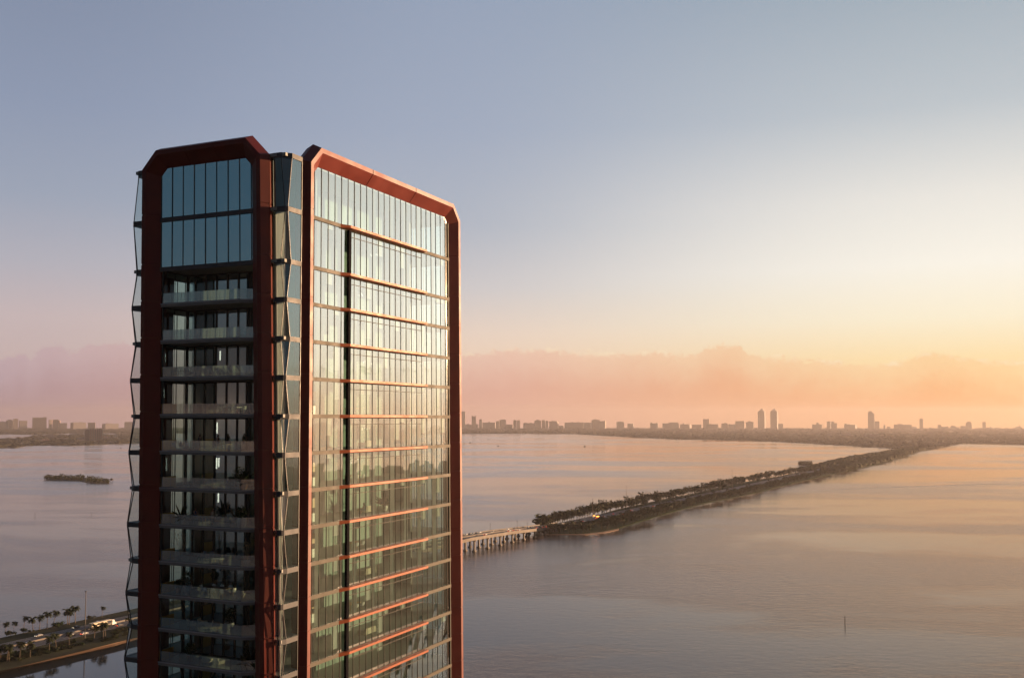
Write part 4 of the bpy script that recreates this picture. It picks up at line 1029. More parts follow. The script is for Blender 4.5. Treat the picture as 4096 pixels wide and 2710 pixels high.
# ------------------------------------------------------------------ vehicles
def make_car(name, paintm, L_=4.5, h=1.45, van=False):
    e = empty(name)
    sec = [(-.5, .28), (-.5, .62), (-.47, .68), (-.36, .70), (-.24, 1.0), (.10, 1.0), (.24, .70), (.46, .62), (.5, .5), (.5, .28)] if not van else [(-.5, .2), (-.5, .95), (-.47, 1.0), (.26, 1.0), (.36, .68), (.48, .60), (.5, .5), (.5, .2)]
    w = .9; n = len(sec); vs = []
    for sy in (-1, 1): vs += [(x * L_, sy * (w if z < .75 else w * .82), z * h) for x, z in sec]
    MB().add(vs, [tuple(range(n)), tuple(range(n, 2 * n))[::-1]] + [(i, (i + 1) % n, n + (i + 1) % n, n + i) for i in range(n)]).build('body', paintm, e)
    gl = MB()
    if not van: gl.add([(-.345 * L_, -.72, .74 * h), (-.345 * L_, .72, .74 * h), (-.25 * L_, .66, .98 * h), (-.25 * L_, -.66, .98 * h)], [(0, 1, 2, 3)])
    a_, b_ = ((.115, .97), (.225, .73)) if not van else ((.27, .96), (.35, .70))
    gl.add([(a_[0] * L_ + .03, -.66, a_[1] * h), (a_[0] * L_ + .03, .66, a_[1] * h), (b_[0] * L_ + .03, .72, b_[1] * h), (b_[0] * L_ + .03, -.72, b_[1] * h)], [(0, 1, 2, 3)])
    for sy in (-1, 1): gl.add([(-.30 * L_, sy * .86, .74 * h), (.18 * L_, sy * .86, .74 * h), (.09 * L_, sy * .775, .96 * h), (-.22 * L_, sy * .775, .96 * h)], [(0, 1, 2, 3)])
    gl.build('windscreen', M['carglass'], e, normals=False)
    for sx in (-.31, .31):
        for sy in (-1, 1):
            wl_ = MB().tube([(sx * L_, sy * .70, .32), (sx * L_, sy * .92, .32)], .33, 12).build('wheel', M['tyre'], e)
    for sy in (-.6, .6): MB().box(.497 * L_, .508 * L_, sy - .16, sy + .16, .42 * h, .54 * h).build('headlight', M['lamp'], e)
    for sy in (-.6, .6): MB().box(-.508 * L_, -.497 * L_, sy - .16, sy + .16, .45 * h, .56 * h).build('tail_light', M['tail'], e)
    return e
CARS = {'white': make_car('car', paint('white_paint', (.42, .41, .39))), 'silver': make_car('car', paint('silver_paint', (.24, .24, .24))), 'dark': make_car('car', paint('black_paint', (.015, .016, .02))),
        'cream': make_car('van', paint('cream_paint', (.32, .28, .23)), 5.2, 2.1, True)}
used = {k: 0 for k in CARS}
ROADPTS = [cl_at(s_) for s_ in np.arange(0, 3200, 2.)]
def put_car(c, x, y, lab, z0=None, flip=None):
    z = 3.9 if x > 2250 else 3.2
    for _ in range(6):
        p = ground(x, y, z + .7); q, d = min(ROADPTS, key=lambda r: (r[0].x - p.x) ** 2 + (r[0].y - p.y) ** 2); z = q.z
    off = (p - q).dot(Vector((d.y, -d.x, 0)))
    lanes = (-9.6, -6.2, -2.8, 2.8, 6.2, 9.6); off = min(lanes, key=lambda l: abs(l - off))
    q = q + Vector((d.y, -d.x, 0)) * off
    o = CARS[c] if used[c] == 0 else copy_tree(CARS[c]); used[c] += 1
    o.location = (q.x, q.y, q.z + .01); o.rotation_euler = (0, 0, math.atan2(d.y, d.x) + (math.pi if off < 0 else 0))
    tag(o, lab, 'van' if c == 'cream' else 'car', 'vehicles on the causeway')
for c, x, y, lab in [('white', 1480, 742, 'white pickup-like car directly behind the tall mast on the left road'), ('silver', 1262, 775, 'white lit car left of the mast on the near carriageway'), ('silver', 700, 782, 'silver car on the far carriageway left of the shrub'), ('dark', 1345, 635, 'black car on the far carriageway left of the mast'), ('white', 1692, 552, 'pale car beside the truck trailer on the far side'), ('cream', 470, 945, 'pinkish van on the near carriageway at the left'), ('dark', 2100, 605, 'dark car ahead of the truck near the tower edge'), ('dark', 1300, 738, 'dark car just ahead of the white lit car')]:
    put_car(c, zx(x), zy(y), lab)
q6x = lambda x: 1850 + x * .33755; q6y = lambda y: 1950 + y * .33755
BR = [('silver', 35, 553), ('dark', 112, 540), ('white', 180, 527), ('silver', 265, 550), ('dark', 352, 517), ('white', 533, 490), ('silver', 552, 508), ('dark', 625, 503), ('silver', 712, 503), ('white', 768, 468), ('silver', 818, 462), ('white', 886, 470), ('white', 953, 466), ('cream', 990, 462), ('cream', 1030, 462), ('silver', 1014, 438), ('white', 1105, 445), ('silver', 1150, 446), ('silver', 1186, 415), ('dark', 1140, 432), ('white', 1260, 428), ('silver', 1340, 400), ('white', 1356, 420), ('dark', 1490, 395), ('silver', 1540, 400), ('white', 1672, 338), ('silver', 1805, 308), ('white', 1984, 305), ('white', 2014, 267), ('silver', 2130, 232), ('white', 2248, 214)]
names = {}
for c, x, y in BR:
    on = 'on the bridge' if x < 1230 else 'on the wooded causeway island'
    side = 'near' if y > 555 - (x - 35) * .113 - (max(0, x - 1250) * .09) else 'far'
    k = (c, on, side); names[k] = names.get(k, 0) + 1
    put_car(c, q6x(x), q6y(y), {'cream': 'cream van', 'dark': 'dark car'}.get(c, c + ' car') + f' {on}, {side} side, {ORD[names[k] - 1]} of its colour from the tower')
for k, (x, y, w) in enumerate([(1575, 345, 'emergency van with glowing orange beacon, upper one of the glowing pair'), (1610, 362, 'fire truck with wide glowing orange lights, lower one of the glowing pair')]):
    put_car('cream', q6x(x), q6y(y), w)
    o = [o for o in bpy.data.objects if o.get('label') == w][0]; o['category'] = 'fire truck' if k else 'emergency van'; o.name = 'fire_truck' if k else 'emergency_van'
    if k: o.scale = (1.7, 1.2, 1.4)
    MB().box(-1.6, 1.5, -.7, .7, 2.12, 2.55).build('beacon', M['beacon'], o)
# the articulated truck
tk = empty('articulated_truck'); tag(tk, 'articulated truck with long cream trailer and white cab on the left road', 'truck')
q, d = min(ROADPTS, key=lambda r: (r[0] - ground(zx(1830), zy(585), 5)).length)
tk.location = q + Vector((d.y, -d.x, 0)) * 3.2; tk.rotation_euler = (0, 0, math.atan2(d.y, d.x))
MB().box(-10.5, 4.2, -1.3, 1.3, 1.15, 4.1).build('trailer', M['cream'], tk)
MB().add([(5.0, -1.25, .7), (8.2, -1.25, .7), (8.2, -1.25, 1.9), (7.0, -1.25, 2.1), (6.6, -1.2, 3.5), (5.0, -1.2, 3.7)] + [(5.0, 1.25, .7), (8.2, 1.25, .7), (8.2, 1.25, 1.9), (7.0, 1.25, 2.1), (6.6, 1.2, 3.5), (5.0, 1.2, 3.7)],
         [tuple(range(6)), tuple(range(6, 12))[::-1]] + [(i, (i + 1) % 6, 6 + (i + 1) % 6, 6 + i) for i in range(6)]).build('cab', M['white'], tk)
MB().box(-10.2, 7.0, -.5, .5, .75, 1.14).build('chassis', M['tyre'], tk)
MB().add([(7.04, -1.05, 2.2), (7.04, 1.05, 2.2), (6.68, 1.0, 3.35), (6.68, -1.0, 3.35)], [(0, 1, 2, 3)]).build('windscreen', M['carglass'], tk, normals=False)
for x_ in (-9.4, -8.1, 3.2, 4.4, 7.2):
    for sy in (-1, 1): MB().tube([(x_, sy * .8, .5), (x_, sy * 1.28, .5)], .5, 14).build('wheel', M['tyre'], tk)

# ------------------------------------------------------------------ furniture, planters and people on the balconies and indoors
def legs4(e, w, d, h, r, m, splay=.03):
    for sx in (-1, 1):
        for sy in (-1, 1): MB().tube([(sx * w, sy * d, h), (sx * (w + splay), sy * (d + splay), 0)], [r, r * .8], 6).build('leg', m, e)
def mk_table(w, d, h, m, legm=None):
    e = empty('dining_table'); MB().box(-w, w, -d, d, h - .05, h).build('tabletop', m, e); legs4(e, w - .12, d - .12, h - .05, .035, legm or m, 0); return e
def mk_round_table(r, h, m):
    e = empty('side_table'); MB().lathe([(r, h - .04), (r, h)], n=18).build('tabletop', m, e); MB().lathe([(.2, 0), (.2, .03), (.04, .06), (.04, h - .04)], n=10).build('pedestal', m, e); return e
def mk_shell_chair(m, legm):
    e = empty('shell_chair'); sh = MB(); n = 9; vs = []
    prof = [(.22, .43, .0), (.05, .41, .16), (-.14, .43, .22), (-.23, .55, .24), (-.27, .72, .22), (-.29, .84, .14)]
    for x, z, w in prof:
        for k in range(n): t = -1 + 2 * k / (n - 1); vs.append((x + .10 * t * t * (1 if z > .5 else .1), t * (w + .03), z + .05 * t * t))
    for x, z, w in prof:
        for k in range(n): t = -1 + 2 * k / (n - 1); vs.append((x - .02 + .10 * t * t * (1 if z > .5 else .1), t * (w + .03), z - .025 + .05 * t * t))
    m_ = n * len(prof); fs = []
    for i in range(len(prof) - 1):
        for k in range(n - 1): a0 = i * n + k; fs += [(a0, a0 + 1, a0 + n + 1, a0 + n), (m_ + a0, m_ + a0 + n, m_ + a0 + n + 1, m_ + a0 + 1)]
    sh.add(vs, fs); sh.build('seat_shell', m, e, smooth=True); legs4(e, .15, .15, .42, .018, legm, .08); return e
def mk_armchair(m, legm, w=.38):
    e = empty('armchair'); MB().box(-.34, .36, -w, w, .28, .44).build('seat', m, e)
    MB().add([(-.34, -w, .3), (-.34, w, .3), (-.46, w, .92), (-.46, -w, .92), (-.24, -w, .44), (-.24, w, .44), (-.36, w, .92), (-.36, -w, .92)], [(0, 1, 2, 3), (4, 7, 6, 5), (3, 2, 6, 7), (0, 3, 7, 4), (1, 5, 6, 2), (0, 4, 5, 1)]).build('backrest', m, e)
    for sy in (-1, 1): MB().box(-.34, .34, sy * (w + .05) - .05, sy * (w + .05) + .05, .42, .62).build('armrest', m, e)
    legs4(e, .28, w - .03, .29, .025, legm, .02); return e
def mk_lounger(m, legm):
    e = empty('lounge_chair')
    MB().add([(-.1, -.3, .30), (.75, -.3, .34), (.75, .3, .34), (-.1, .3, .30), (-.1, -.3, .36), (.75, -.3, .40), (.75, .3, .40), (-.1, .3, .36)], [(0, 3, 2, 1), (4, 5, 6, 7), (0, 1, 5, 4), (1, 2, 6, 5), (2, 3, 7, 6), (3, 0, 4, 7)]).build('seat', m, e)
    MB().add([(-.1, -.3, .30), (-.1, .3, .30), (-.62, .3, 1.0), (-.62, -.3, 1.0), (-.06, -.3, .36), (-.06, .3, .36), (-.57, .3, 1.03), (-.57, -.3, 1.03)], [(0, 1, 2, 3), (4, 7, 6, 5), (3, 2, 6, 7), (0, 3, 7, 4), (1, 5, 6, 2), (0, 4, 5, 1)]).build('backrest', m, e)
    for sx in (-.05, .68): 
        for sy in (-.27, .27): MB().tube([(sx, sy, .34), (sx, sy, 0)], .02, 6).build('leg', legm, e)
    return e
def mk_sofa(m, L_=1.1):
    e = empty('sofa'); MB().box(-.45, .45, -L_, L_, .12, .42).build('seat', m, e); MB().box(-.62, -.42, -L_, L_, .12, .82).build('backrest', m, e)
    for sy in (-1, 1): MB().box(-.62, .45, sy * L_ - .1, sy * L_ + .1, .12, .6).build('armrest', m, e)
    legs4(e, .38, L_ - .1, .13, .03, M['darkwood'], 0); return e
def mk_stool(m, h=.75):
    e = empty('bar_stool'); MB().lathe([(.19, h - .05), (.19, h)], n=14).build('seat', m, e); legs4(e, .11, .11, h - .05, .018, M['darkwood'], .08); return e
def mk_planter(kind, pot, r=.32, h=.6, fh=1.1):
    e = empty('potted_plant')
    MB().lathe([(r * .72, 0), (r, h * .55), (r, h), (r * .86, h), (r * .82, h - .06), (.01, h - .06)], n=16).build('pot', pot, e, smooth=False)
    q = np.random.default_rng(int(r * 1000 + h * 100 + fh * 10)); mb = MB()
    if kind == 'palm':
        for k in range(22):
            az = k * 2.4; el = q.uniform(.2, 1.35); L_ = fh * q.uniform(.75, 1.1); d = np.array([math.cos(az) * math.cos(el), math.sin(az) * math.cos(el), math.sin(el)]); p = np.array([0, 0, h]); pr = None
            for i in range(7):
                sd_ = np.cross(d, [0, 0, 1.]); sd_ /= np.linalg.norm(sd_) + 1e-9; w = .11 * fh * math.sin(math.pi * min(1, .1 + i / 6.5)); cur = (p.copy(), sd_ * w)
                if pr is not None:
                    for sg in (1, -1): mb.add([tuple(pr[0]), tuple(p), tuple(p + sg * cur[1] - np.array([0, 0, w * .5])), tuple(pr[0] + sg * pr[1] - np.array([0, 0, w * .5]))], [(0, 1, 2, 3)])
                pr = cur; p = p + d * L_ / 6; d = d + np.array([0, 0, -.16]); d /= np.linalg.norm(d)
        mb.build('fronds', M['palmleaf'], e, normals=False)
    elif kind == 'dry':
        for k in range(26):
            a_ = q.normal(size=2) * .18 * fh; mb.tube([(0, 0, h), (a_[0] * .5, a_[1] * .5, h + fh * .5), (a_[0], a_[1], h + fh * q.uniform(.7, 1.1))], [.012, .008, .004], 4)
        pts = [np.array([q.normal() * .2 * fh, q.normal() * .2 * fh, h + fh * q.uniform(.45, 1.1)]) for _ in range(150)]; mb.cards(pts, .055)
        mb.build('branches', M['leaf2'], e, normals=False)
    else:
        mb.tube([(0, 0, h - .05), (0, 0, h + fh * .5)], [.05, .03], 6)
        pts = []
        for _ in range(420):
            d = q.normal(size=3); d /= np.linalg.norm(d); pts.append(np.array([0, 0, h + fh * .55]) + d * fh * .5 * q.uniform(.45, 1.05))
        mb.cards(pts, .085); mb.build('foliage', M['leaf'], e, normals=False)
    return e
# people: skinned skeletons with five-fingered hands
def mk_person(pose, top, skin, hair, bottom=None):
    """pose: joints in metres, seat or feet on z=0 of the person's own origin"""
    e = empty('person'); J = dict(pose); V_, E_, Rr = [], [], []
    def v(p, r): V_.append(tuple(p)); Rr.append(r); return len(V_) - 1
    pel = v(J['pelvis'], .135); wa = v(J['waist'], .115); ch = v(J['chest'], .14); nk = v(J['neck'], .05); hd0 = v(J['head'] - Vector((0, 0, .07)), .062); hd = v(J['head'], .088); hd1 = v(J['head'] + Vector((0, 0, .07)), .07)
    for a_, b_ in ((pel, wa), (wa, ch), (ch, nk), (nk, hd0), (hd0, hd), (hd, hd1)): E_.append((a_, b_))
    for s_ in ('L', 'R'):
        sh = v(J['sh' + s_], .055); el = v(J['el' + s_], .038); wr = v(J['wr' + s_], .026); E_ += [(ch, sh), (sh, el), (el, wr)]
        dr = (J['wr' + s_] - J['el' + s_]).normalized(); pm = v(J['wr' + s_] + dr * .06, .03); E_.append((wr, pm))
        sd_ = dr.cross(Vector((0, 0, 1))).normalized() if abs(dr.z) < .9 else Vector((1, 0, 0))
        for k, (o_, l) in enumerate([(-.026, .055), (-.009, .07), (.009, .066), (.026, .05)]):
            f1 = v(J['wr' + s_] + dr * (.09) + sd_ * o_, .0095); f2 = v(J['wr' + s_] + dr * (.09 + l * .6) + sd_ * o_ + Vector((0, 0, -.014)), .0085); f3 = v(J['wr' + s_] + dr * (.09 + l * .85) + sd_ * o_ + Vector((0, 0, -.034)), .0075); E_ += [(pm, f1), (f1, f2), (f2, f3)]
        t1 = v(J['wr' + s_] + dr * .05 - sd_ * .045, .0105); t2 = v(J['wr' + s_] + dr * .085 - sd_ * .058, .009); E_ += [(pm, t1), (t1, t2)]
        hp = v(J['hip' + s_], .095); kn = v(J['kn' + s_], .06); an = v(J['an' + s_], .038); to = v(J['to' + s_], .03); E_ += [(pel, hp), (hp, kn), (kn, an), (an, to)]
    me = bpy.data.meshes.new('body'); me.from_pydata(V_, E_, []); o = bpy.data.objects.new('body', me); col.objects.link(o)
    md = o.modifiers.new('skin', 'SKIN'); sv = me.skin_vertices[0].data
    for k, r in enumerate(Rr): sv[k].radius = (r, r)
    sv[pel].use_root = True
    o.modifiers.new('sub', 'SUBSURF').levels = 1
    dg = bpy.context.evaluated_depsgraph_get(); m2 = bpy.data.meshes.new_from_object(o.evaluated_get(dg)); bpy.data.objects.remove(o)
    m2.materials.clear(); m2.materials.append(skin)
    for p in m2.polygons: p.use_smooth = True
    ob = bpy.data.objects.new('body', m2); col.objects.link(ob); ob.parent = e
    fwd = J['fwd']; side = Vector((-fwd.y, fwd.x, 0)); H_ = J['head']
    fc = MB(); fc.tube([H_ + fwd * .080 + Vector((0, 0, .015)), H_ + fwd * .108 - Vector((0, 0, .015)), H_ + fwd * .084 - Vector((0, 0, .028))], [.008, .014, .010], 6); fc.build('nose', skin, e)
    for s_ in (-1, 1):
        MB().tube([H_ + fwd * .078 + side * .031 * s_ + Vector((0, 0, .018)), H_ + fwd * .088 + side * .031 * s_ + Vector((0, 0, .018))], .011, 8).build('eye', M['hair'], e)
        MB().tube([H_ + side * .083 * s_ + Vector((0, 0, .025)), H_ + side * .090 * s_ - Vector((0, 0, .025))], .014, 6).build('ear', skin, e)
    MB().tube([H_ + fwd * .082 - side * .022 - Vector((0, 0, .052)), H_ + fwd * .084 + side * .022 - Vector((0, 0, .052))], .006, 6).build('mouth', M['red'], e)
    hr = MB(); n = 12; vs = []
    for lat, rr in [(1.45, .02), (1.0, .075), (.5, .10), (.05, .108), (-.45, .105), (-1.1, .10), (-1.9, .085), (-2.5, .05)]:
        for k in range(n):
            t = (k / (n - 1) - .5) * 2 * (2.1 if lat < .6 else 3.1); dv = (-fwd) * math.cos(t) + side * math.sin(t)
            vs.append(tuple(H_ + dv * rr + Vector((0, 0, .1 * math.sin(min(lat, 1.5)) if lat > -.6 else -.06 + (lat + .6) * .1))))
    hr.add(vs, [(i * n + k, i * n + k + 1, (i + 1) * n + k + 1, (i + 1) * n + k) for i in range(7) for k in range(n - 1)]); hr.build('hair', hair, e, smooth=True)
    tp = MB(); tp.tube([J['waist'] - Vector((0, 0, .08)), J['waist'], J['chest'], J['chest'].lerp(J['neck'], .55)], [.155, .140, .172, .10], 14); tp.build('shirt', top, e, smooth=True)
    sk = MB(); b0 = J['pelvis']
    for s_ in ('L', 'R'): sk.tube([J['hip' + s_].lerp(b0, .5), J['hip' + s_], J['hip' + s_].lerp(J['kn' + s_], .85)], [.12, .125, .088], 12)
    sk.tube([b0 - Vector((0, 0, .07)), b0, J['waist']], [.13, .165, .148], 14); sk.build('skirt' if bottom is None else 'trousers', bottom or top, e, smooth=True)
    return e
def seated(seat=.45, cross=False, lean=.0):
    z = seat; V3 = Vector; f = V3((1, 0, 0))
    d = dict(fwd=f, pelvis=V3((0, 0, z + .12)), waist=V3((lean * .4, 0, z + .32)), chest=V3((lean, 0, z + .54)), neck=V3((lean + .02, 0, z + .70)), head=V3((lean + .05, 0, z + .84)))
    for s_, q in (('L', 1), ('R', -1)):
        d['sh' + s_] = V3((lean, .17 * q, z + .60)); d['el' + s_] = V3((lean + .10, .22 * q, z + .34)); d['wr' + s_] = V3((lean + .33, .14 * q, z + .33))
        d['hip' + s_] = V3((.02, .09 * q, z + .10)); d['kn' + s_] = V3((.44, .10 * q, z + .12)); d['an' + s_] = V3((.48, .09 * q, max(.07, z - .34))); d['to' + s_] = V3((.64, .10 * q, max(.03, z - .40)))
    if cross: d['knR'] = V3((.42, .02, z + .20)); d['anR'] = V3((.62, .12, z - .10)); d['toR'] = V3((.76, .14, z - .16))
    return d
def standing():
    V3 = Vector; d = dict(fwd=V3((1, 0, 0)), pelvis=V3((0, 0, .95)), waist=V3((0, 0, 1.12)), chest=V3((.01, 0, 1.33)), neck=V3((.01, 0, 1.48)), head=V3((.03, 0, 1.62)))
    for s_, q in (('L', 1), ('R', -1)):
        d['sh' + s_] = V3((0, .18 * q, 1.40)); d['el' + s_] = V3((.04, .25 * q, 1.13)); d['wr' + s_] = V3((.25, .16 * q, 1.06)); d['hip' + s_] = V3((0, .095 * q, .92)); d['kn' + s_] = V3((.02, .10 * q, .5)); d['an' + s_] = V3((0, .10 * q, .08)); d['to' + s_] = V3((.15, .11 * q, .03))
    return d
LOCAL_ROT = TROT
def place(e, u, v, z, rz, lab, cat, grp=None, sc_=1):
    """stand a thing at tower position (u, v) on level z; rz in the tower's axes"""
    e.location = tw(u, v, z); e.rotation_euler = (0, 0, LOCAL_ROT + rz); e.scale = (sc_,) * 3
    if grp: e['group'] = grp
    return tag(e, lab, cat)
P2 = math.pi / 2
B = {k: ZF[k + 1] for k in range(1, 13)}      # balcony k, counted from the top
G_CH, G_PL, G_TB = 'chairs on the balconies', 'plants on the balconies', 'tables on the balconies'
shell = mk_shell_chair(M['white'], M['wood']); armc = mk_armchair(M['cream'], M['wood']); lng = mk_lounger(M['greycloth'], M['steel']); darkc = mk_armchair(M['greycloth'], M['dark'], .3)
first = set()
def use(p):
    if p.name in first: return copy_tree(p)
    first.add(p.name); return p
# third balcony
place(mk_table(.8, .45, .74, M['darkwood']), 2.0, 12.2, B[3], P2, 'dark table in the glazed corner of the third balcony from top', 'table', G_TB)
place(use(darkc), 2.0, 11.1, B[3], -P2, 'dark chair right of the corner table, third balcony', 'chair', G_CH)
place(mk_round_table(.45, .7, M['white']), 2.6, 7.6, B[3], 0, 'round white table among chairs, third balcony', 'table', G_TB)
place(use(shell), 2.4, 8.6, B[3], -P2, 'white shell chair left of the round table, third balcony', 'chair', G_CH)
place(use(shell), 3.3, 7.9, B[3], math.pi, 'white shell chair behind the round table, third balcony', 'chair', G_CH)
for k, (v, w) in enumerate([(6.7, 'first grey lounge chair right of the round table, third balcony'), (5.9, 'second grey lounge chair right of the round table, third balcony'), (5.0, 'third grey lounge chair right of the round table, third balcony'), (4.3, 'grey lounge chair nearest the frame, third balcony')]):
    place(use(lng), 2.4, v, B[3], P2 + math.pi, w, 'chair', G_CH)
# fourth
place(mk_table(.9, .45, .74, M['white'], M['steel']), 2.6, 5.9, B[4], P2, 'pale long table on the fourth balcony from top', 'table', G_TB)
for k, (u, v, r, w) in enumerate([(2.6, 7.3, -P2, 'white shell chair at left end of the pale long table, fourth balcony'), (3.4, 6.2, math.pi, 'white shell chair behind the pale long table, left one, fourth balcony'), (3.4, 5.5, math.pi, 'white shell chair behind the pale long table, right one, fourth balcony'), (2.6, 4.5, P2, 'white shell chair at right end of the pale long table, fourth balcony')]):
    place(use(shell), u, v, B[4], r, w, 'chair', G_CH)
# fifth: two people, patterned chairs
for v, w in [(12.9, 'left patterned chair of three, fifth balcony corner'), (12.0, 'middle patterned chair of three, fifth balcony corner'), (11.2, 'right patterned chair of three, fifth balcony corner')]:
    place(use(shell), 1.9, v, B[5], 0, w, 'chair', G_CH)
place(mk_person(standing(), M['blackcloth'], M['skin'], M['hair'], M['blackcloth']), 2.9, 10.3, B[5], 2.4, 'dark-haired person in black standing by the corner glass, fifth balcony', 'person', 'people on the balconies')
place(mk_person(standing(), M['blackcloth'], M['skin'], M['hair'], M['blackcloth']), 3.0, 8.0, B[5], -1.2, 'dark-clothed person standing near the middle of the fifth balcony', 'person', 'people on the balconies')
place(mk_table(.7, .4, .74, M['wood']), 2.7, 7.0, B[5], P2, 'wooden table right of the standing pair, fifth balcony', 'table', G_TB)
# sixth
place(use(armc), 3.3, 9.2, B[6], 2.6, 'cream armchair at the middle of the sixth balcony', 'chair', G_CH)
place(use(lng), 3.0, 7.2, B[6], 2.2, 'grey reclining chair right of the armchair, sixth balcony', 'chair', G_CH)
place(mk_round_table(.4, .45, M['wood']), 2.4, 8.2, B[6], 0, 'low round wooden table between armchair and recliner, sixth balcony', 'table', G_TB)
place(mk_planter('palm', M['terracotta'], .42, .55, 1.75), 2.0, 4.2, B[6], 0, 'big dark palm in a terracotta pot, sixth balcony right end', 'plant', G_PL)
place(mk_planter('bush', M['greypot'], .38, .6, 1.6), 3.4, 5.3, B[6], 0, 'dark leafy bush behind the big palm, sixth balcony', 'plant', G_PL)
# seventh: two seated women
place(mk_planter('palm', M['white'], .28, .5, 1.7), 1.9, 12.0, B[7], 0, 'slender green palm at left of the seated women, seventh balcony', 'plant', G_PL)
place(mk_stool(M['wood']), 2.5, 10.6, B[7], 0, 'wooden bar stool under the woman in navy, seventh balcony', 'stool')
place(mk_person(seated(.75, True), M['navy'], M['skin'], M['hair']), 2.5, 10.6, B[7], -P2, 'dark-haired woman in navy dress seated with crossed legs, seventh balcony', 'person', 'people on the balconies')
place(mk_table(.55, .4, 1.02, M['wood']), 2.5, 9.4, B[7], P2, 'high wooden table between the two seated women, seventh balcony', 'table', G_TB)
place(mk_stool(M['darkwood']), 2.5, 8.3, B[7], 0, 'dark bar stool under the woman in beige, seventh balcony', 'stool')
place(mk_person(seated(.75), M['beige'], M['skin'], M['hair2']), 2.5, 8.3, B[7], P2, 'brown-haired woman in beige dress seated facing left, seventh balcony', 'person', 'people on the balconies')
place(mk_planter('palm', M['greypot'], .36, .5, 1.5), 2.8, 5.2, B[7], 0, 'spreading fan palm left of the white pot, seventh balcony', 'plant', G_PL)
place(mk_planter('bush', M['white'], .48, .95, 1.2), 1.8, 4.3, B[7], 0, 'round bush in a large white pot, seventh balcony', 'plant', G_PL)
# eighth
place(mk_planter('dry', M['greypot'], .3, .5, 2.2), 2.2, 12.2, B[8], 0, 'tall bare branchy plant in the eighth balcony corner', 'plant', G_PL)
place(mk_planter('dry', M['white'], .34, .5, 1.7), 2.0, 3.7, B[8], 0, 'dry pampas plant at right end of the eighth balcony', 'plant', G_PL)
place(mk_table(.6, .35, .5, M['white'], M['wood']), 2.0, 7.4, B[8], P2, 'low white table on the eighth balcony', 'table', G_TB)
place(use(darkc), 3.0, 10.0, B[8], 2.8, 'left grey armchair of two, eighth balcony', 'chair', G_CH); place(use(darkc), 3.0, 8.9, B[8], 3.3, 'right grey armchair of two, eighth balcony', 'chair', G_CH)
# ninth: dining table with eight shell chairs
place(mk_planter('bush', M['greypot'], .5, .9, 1.5), 2.2, 11.3, B[9], 0, 'bushy plant in a big grey pot, ninth balcony', 'plant', G_PL)
place(mk_planter('bush', M['terracotta'], .3, .5, .9), 2.4, 12.6, B[9], 0, 'smaller bush left of the big grey pot, ninth balcony', 'plant', G_PL)
place(mk_table(1.55, .5, .75, M['darkwood']), 3.2, 8.0, B[9], P2, 'long dark dining table ringed by white chairs, ninth balcony', 'table', G_TB)
nine = [(2.35, 9.1, 0, 'front left'), (2.35, 8.0, 0, 'front middle'), (2.35, 6.9, 0, 'front right'), (4.05, 9.1, math.pi, 'rear left'), (4.05, 8.0, math.pi, 'rear middle'), (4.05, 6.9, math.pi, 'rear right'), (3.2, 10.0, -P2, 'left end'), (3.2, 6.0, P2, 'right end')]
for u, v, r, w in nine: place(use(shell), u, v, B[9], r, f'white shell chair at the dark dining table, {w}, ninth balcony', 'chair', G_CH)
place(use(armc), 2.2, 4.6, B[9], .4, 'wood-legged armchair right of the dining table, ninth balcony', 'chair', G_CH)
# tenth
for u, v, r, w in [(2.2, 10.7, -.5, 'left one of a close pair'), (2.9, 9.7, -1.2, 'right one of a close pair'), (2.3, 8.6, 2.2, 'alone facing the close pair')]: place(use(armc), u, v, B[10], r, f'cream armchair, {w}, tenth balcony', 'chair', G_CH)
place(mk_round_table(.5, .42, M['wood']), 1.9, 7.4, B[10], 0, 'low wooden round table, tenth balcony', 'table', G_TB)
place(mk_planter('bush', M['greypot'], .5, .6, 1.5), 3.6, 6.6, B[10], 0, 'wide dark bush behind the wooden table, tenth balcony', 'plant', G_PL)
# eleventh
place(mk_planter('bush', M['darkwood'], .4, .5, 1.4), 2.4, 11.0, B[11], 0, 'round clipped dark bush, eleventh balcony left', 'plant', G_PL)
place(use(armc), 2.0, 8.6, B[11], .1, 'left rounded beige armchair, eleventh balcony', 'chair', G_CH); place(use(armc), 2.0, 7.1, B[11], -.3, 'right boxy beige armchair, eleventh balcony', 'chair', G_CH)
place(mk_planter('palm', M['white'], .34, .55, 1.3), 1.7, 4.1, B[11], 0, 'green palm in the left white pot, eleventh balcony', 'plant', G_PL)
place(mk_planter('palm', M['white'], .36, .7, 2.1), 2.2, 3.4, B[11], 0, 'tall dark palm in the right white pot, eleventh balcony', 'plant', G_PL)
# rooms behind the long side
G_IN = 'furniture behind the long side glass'
sof = mk_sofa(M['cream'])
kc = empty('kitchen_unit'); MB().box(-1.6, 1.6, -.3, .3, 0, .9).build('base_cabinet', M['white'], kc); MB().box(-1.6, 1.6, -.3, -.0, 1.5, 2.5).build('wall_cabinet', M['wood'], kc); MB().box(-1.65, 1.65, -.32, .34, .9, .94).build('worktop', M['cream'], kc)
tb = mk_table(1.1, .5, .75, M['wood'])
names_f = {5: 'fourth', 6: 'fifth', 7: 'sixth', 8: 'seventh', 9: 'eighth', 10: 'ninth', 11: 'tenth', 12: 'eleventh', 13: 'twelfth'}
for i in (5, 7, 8, 9, 11): place(use(kc), 8.2, .5, ZF[i], 0, f'amber and white kitchen unit behind the left panes, {names_f[i]} finned storey', 'kitchen unit', G_IN)
for i in (6, 8, 10, 12): place(use(sof), 20.5, .8, ZF[i], P2, f'cream sofa behind the middle panes, {names_f[i]} finned storey', 'sofa', G_IN)
for i in (5, 7, 9, 11): place(use(tb), 17.0, .4, ZF[i], 0, f'wooden dining table behind the middle panes, {names_f[i]} finned storey', 'table', G_IN)
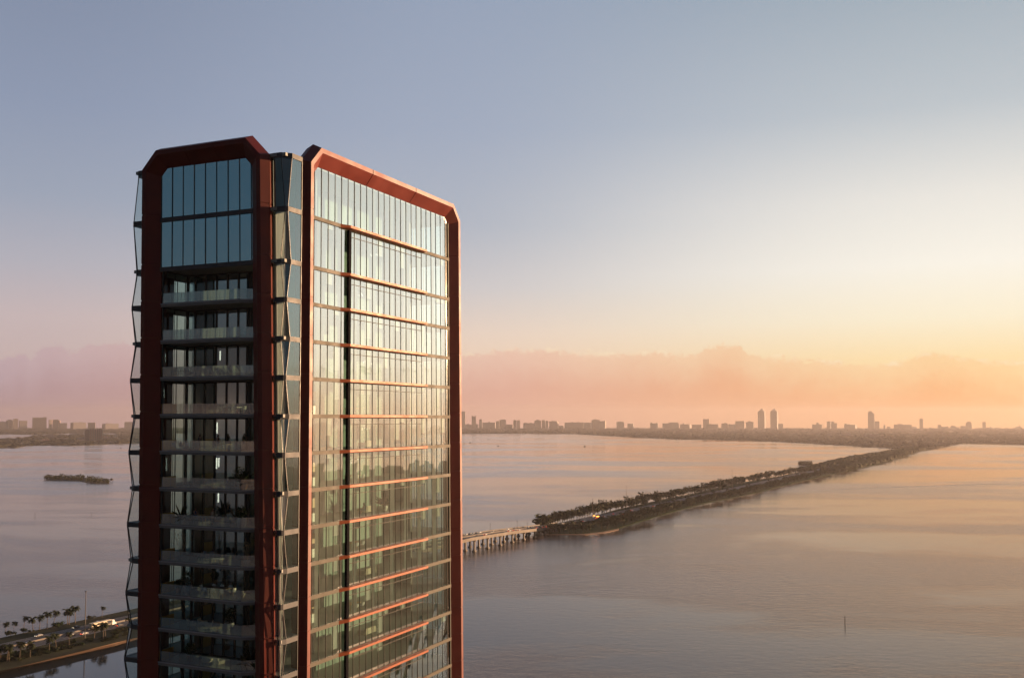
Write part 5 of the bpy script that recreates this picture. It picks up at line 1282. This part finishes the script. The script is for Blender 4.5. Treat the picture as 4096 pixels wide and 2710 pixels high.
for i in (7, 9, 11):
    for k, w in ((-.6, 'left'), (.6, 'right')): place(use(shell), 17.0 + k, -.5, ZF[i], P2, f'white shell chair, {w}, at the indoor table, {names_f[i]} finned storey', 'chair', G_IN)
place(mk_planter('palm', M['white'], .4, .6, 2.0), 23.5, .2, ZF[8], 0, 'yellow-lit palm behind the long side glass, seventh finned storey', 'plant', G_IN)
place(mk_person(seated(.46), M['white'], M['skin'], M['hair']), 17.9, -.6, ZF[8] , P2, 'seated person in white at the indoor table, seventh finned storey', 'person')
def chandelier(u, v, z, n, lab):
    e = empty('chandelier'); MB().tube([(0, 0, 0), (0, 0, -.9)], .012, 5).build('cord', M['dark'], e)
    ar = MB(); rr = random.Random(int(u * 10 + z))
    for k in range(n):
        a_ = k * 2.4; r = .25 + .3 * rr.random(); h = -.9 - .5 * rr.random()
        ar.tube([(0, 0, -.9), (r * math.cos(a_), r * math.sin(a_), h)], .01, 4)
        MB().lathe([(.01, -.05), (.05, 0), (.01, .05)], (r * math.cos(a_), r * math.sin(a_), h), 8).build('bulb', M['bulb'], e)
    ar.build('arm', M['copper'], e); place(e, u, v, z, 0, lab, 'chandelier', 'chandeliers behind the long side glass')
for i, u, w in [(2, 19.0, 'lit chandelier in the second finned storey'), (4, 21.0, 'lit chandelier in the fourth storey under the top glazing'), (6, 20.5, 'lit chandelier over the sofa, fifth finned storey'), (7, 18.0, 'lit chandelier over the indoor table, sixth finned storey'), (1, 22.5, 'lit chandelier in the storey under the tall top glazing')]:
    chandelier(u, .9, ZF[i - 1] - .4, 9, w)
def pend(i, v, n, lab):
    e = empty('pendant_lamp'); 
    for k in range(n): MB().box(-.05, .05, .3 * k - .05, .3 * k + .05, -1.5 - .2 * k, -.5).build('glowing_tube', M['bulb'], e)
    MB().box(-.03, .03, -.1, .3 * (n - 1) + .1, -.5, 0).build('mount', M['dark'], e); place(e, UB + 1.2, v, ZF[i - 1] - .36, 0, lab, 'lamp', 'pendant lamps behind the balconies')
for i, n, w in [(4, 1, 'single small glowing lamp behind the third balcony'), (5, 1, 'glowing tube lamp behind the fourth balcony'), (6, 2, 'pair of glowing tubes behind the fifth balcony'), (7, 3, 'three long glowing tubes behind the sixth balcony'), (8, 1, 'glowing tube lamp behind the seventh balcony')]: pend(i, 10.4, n, w)
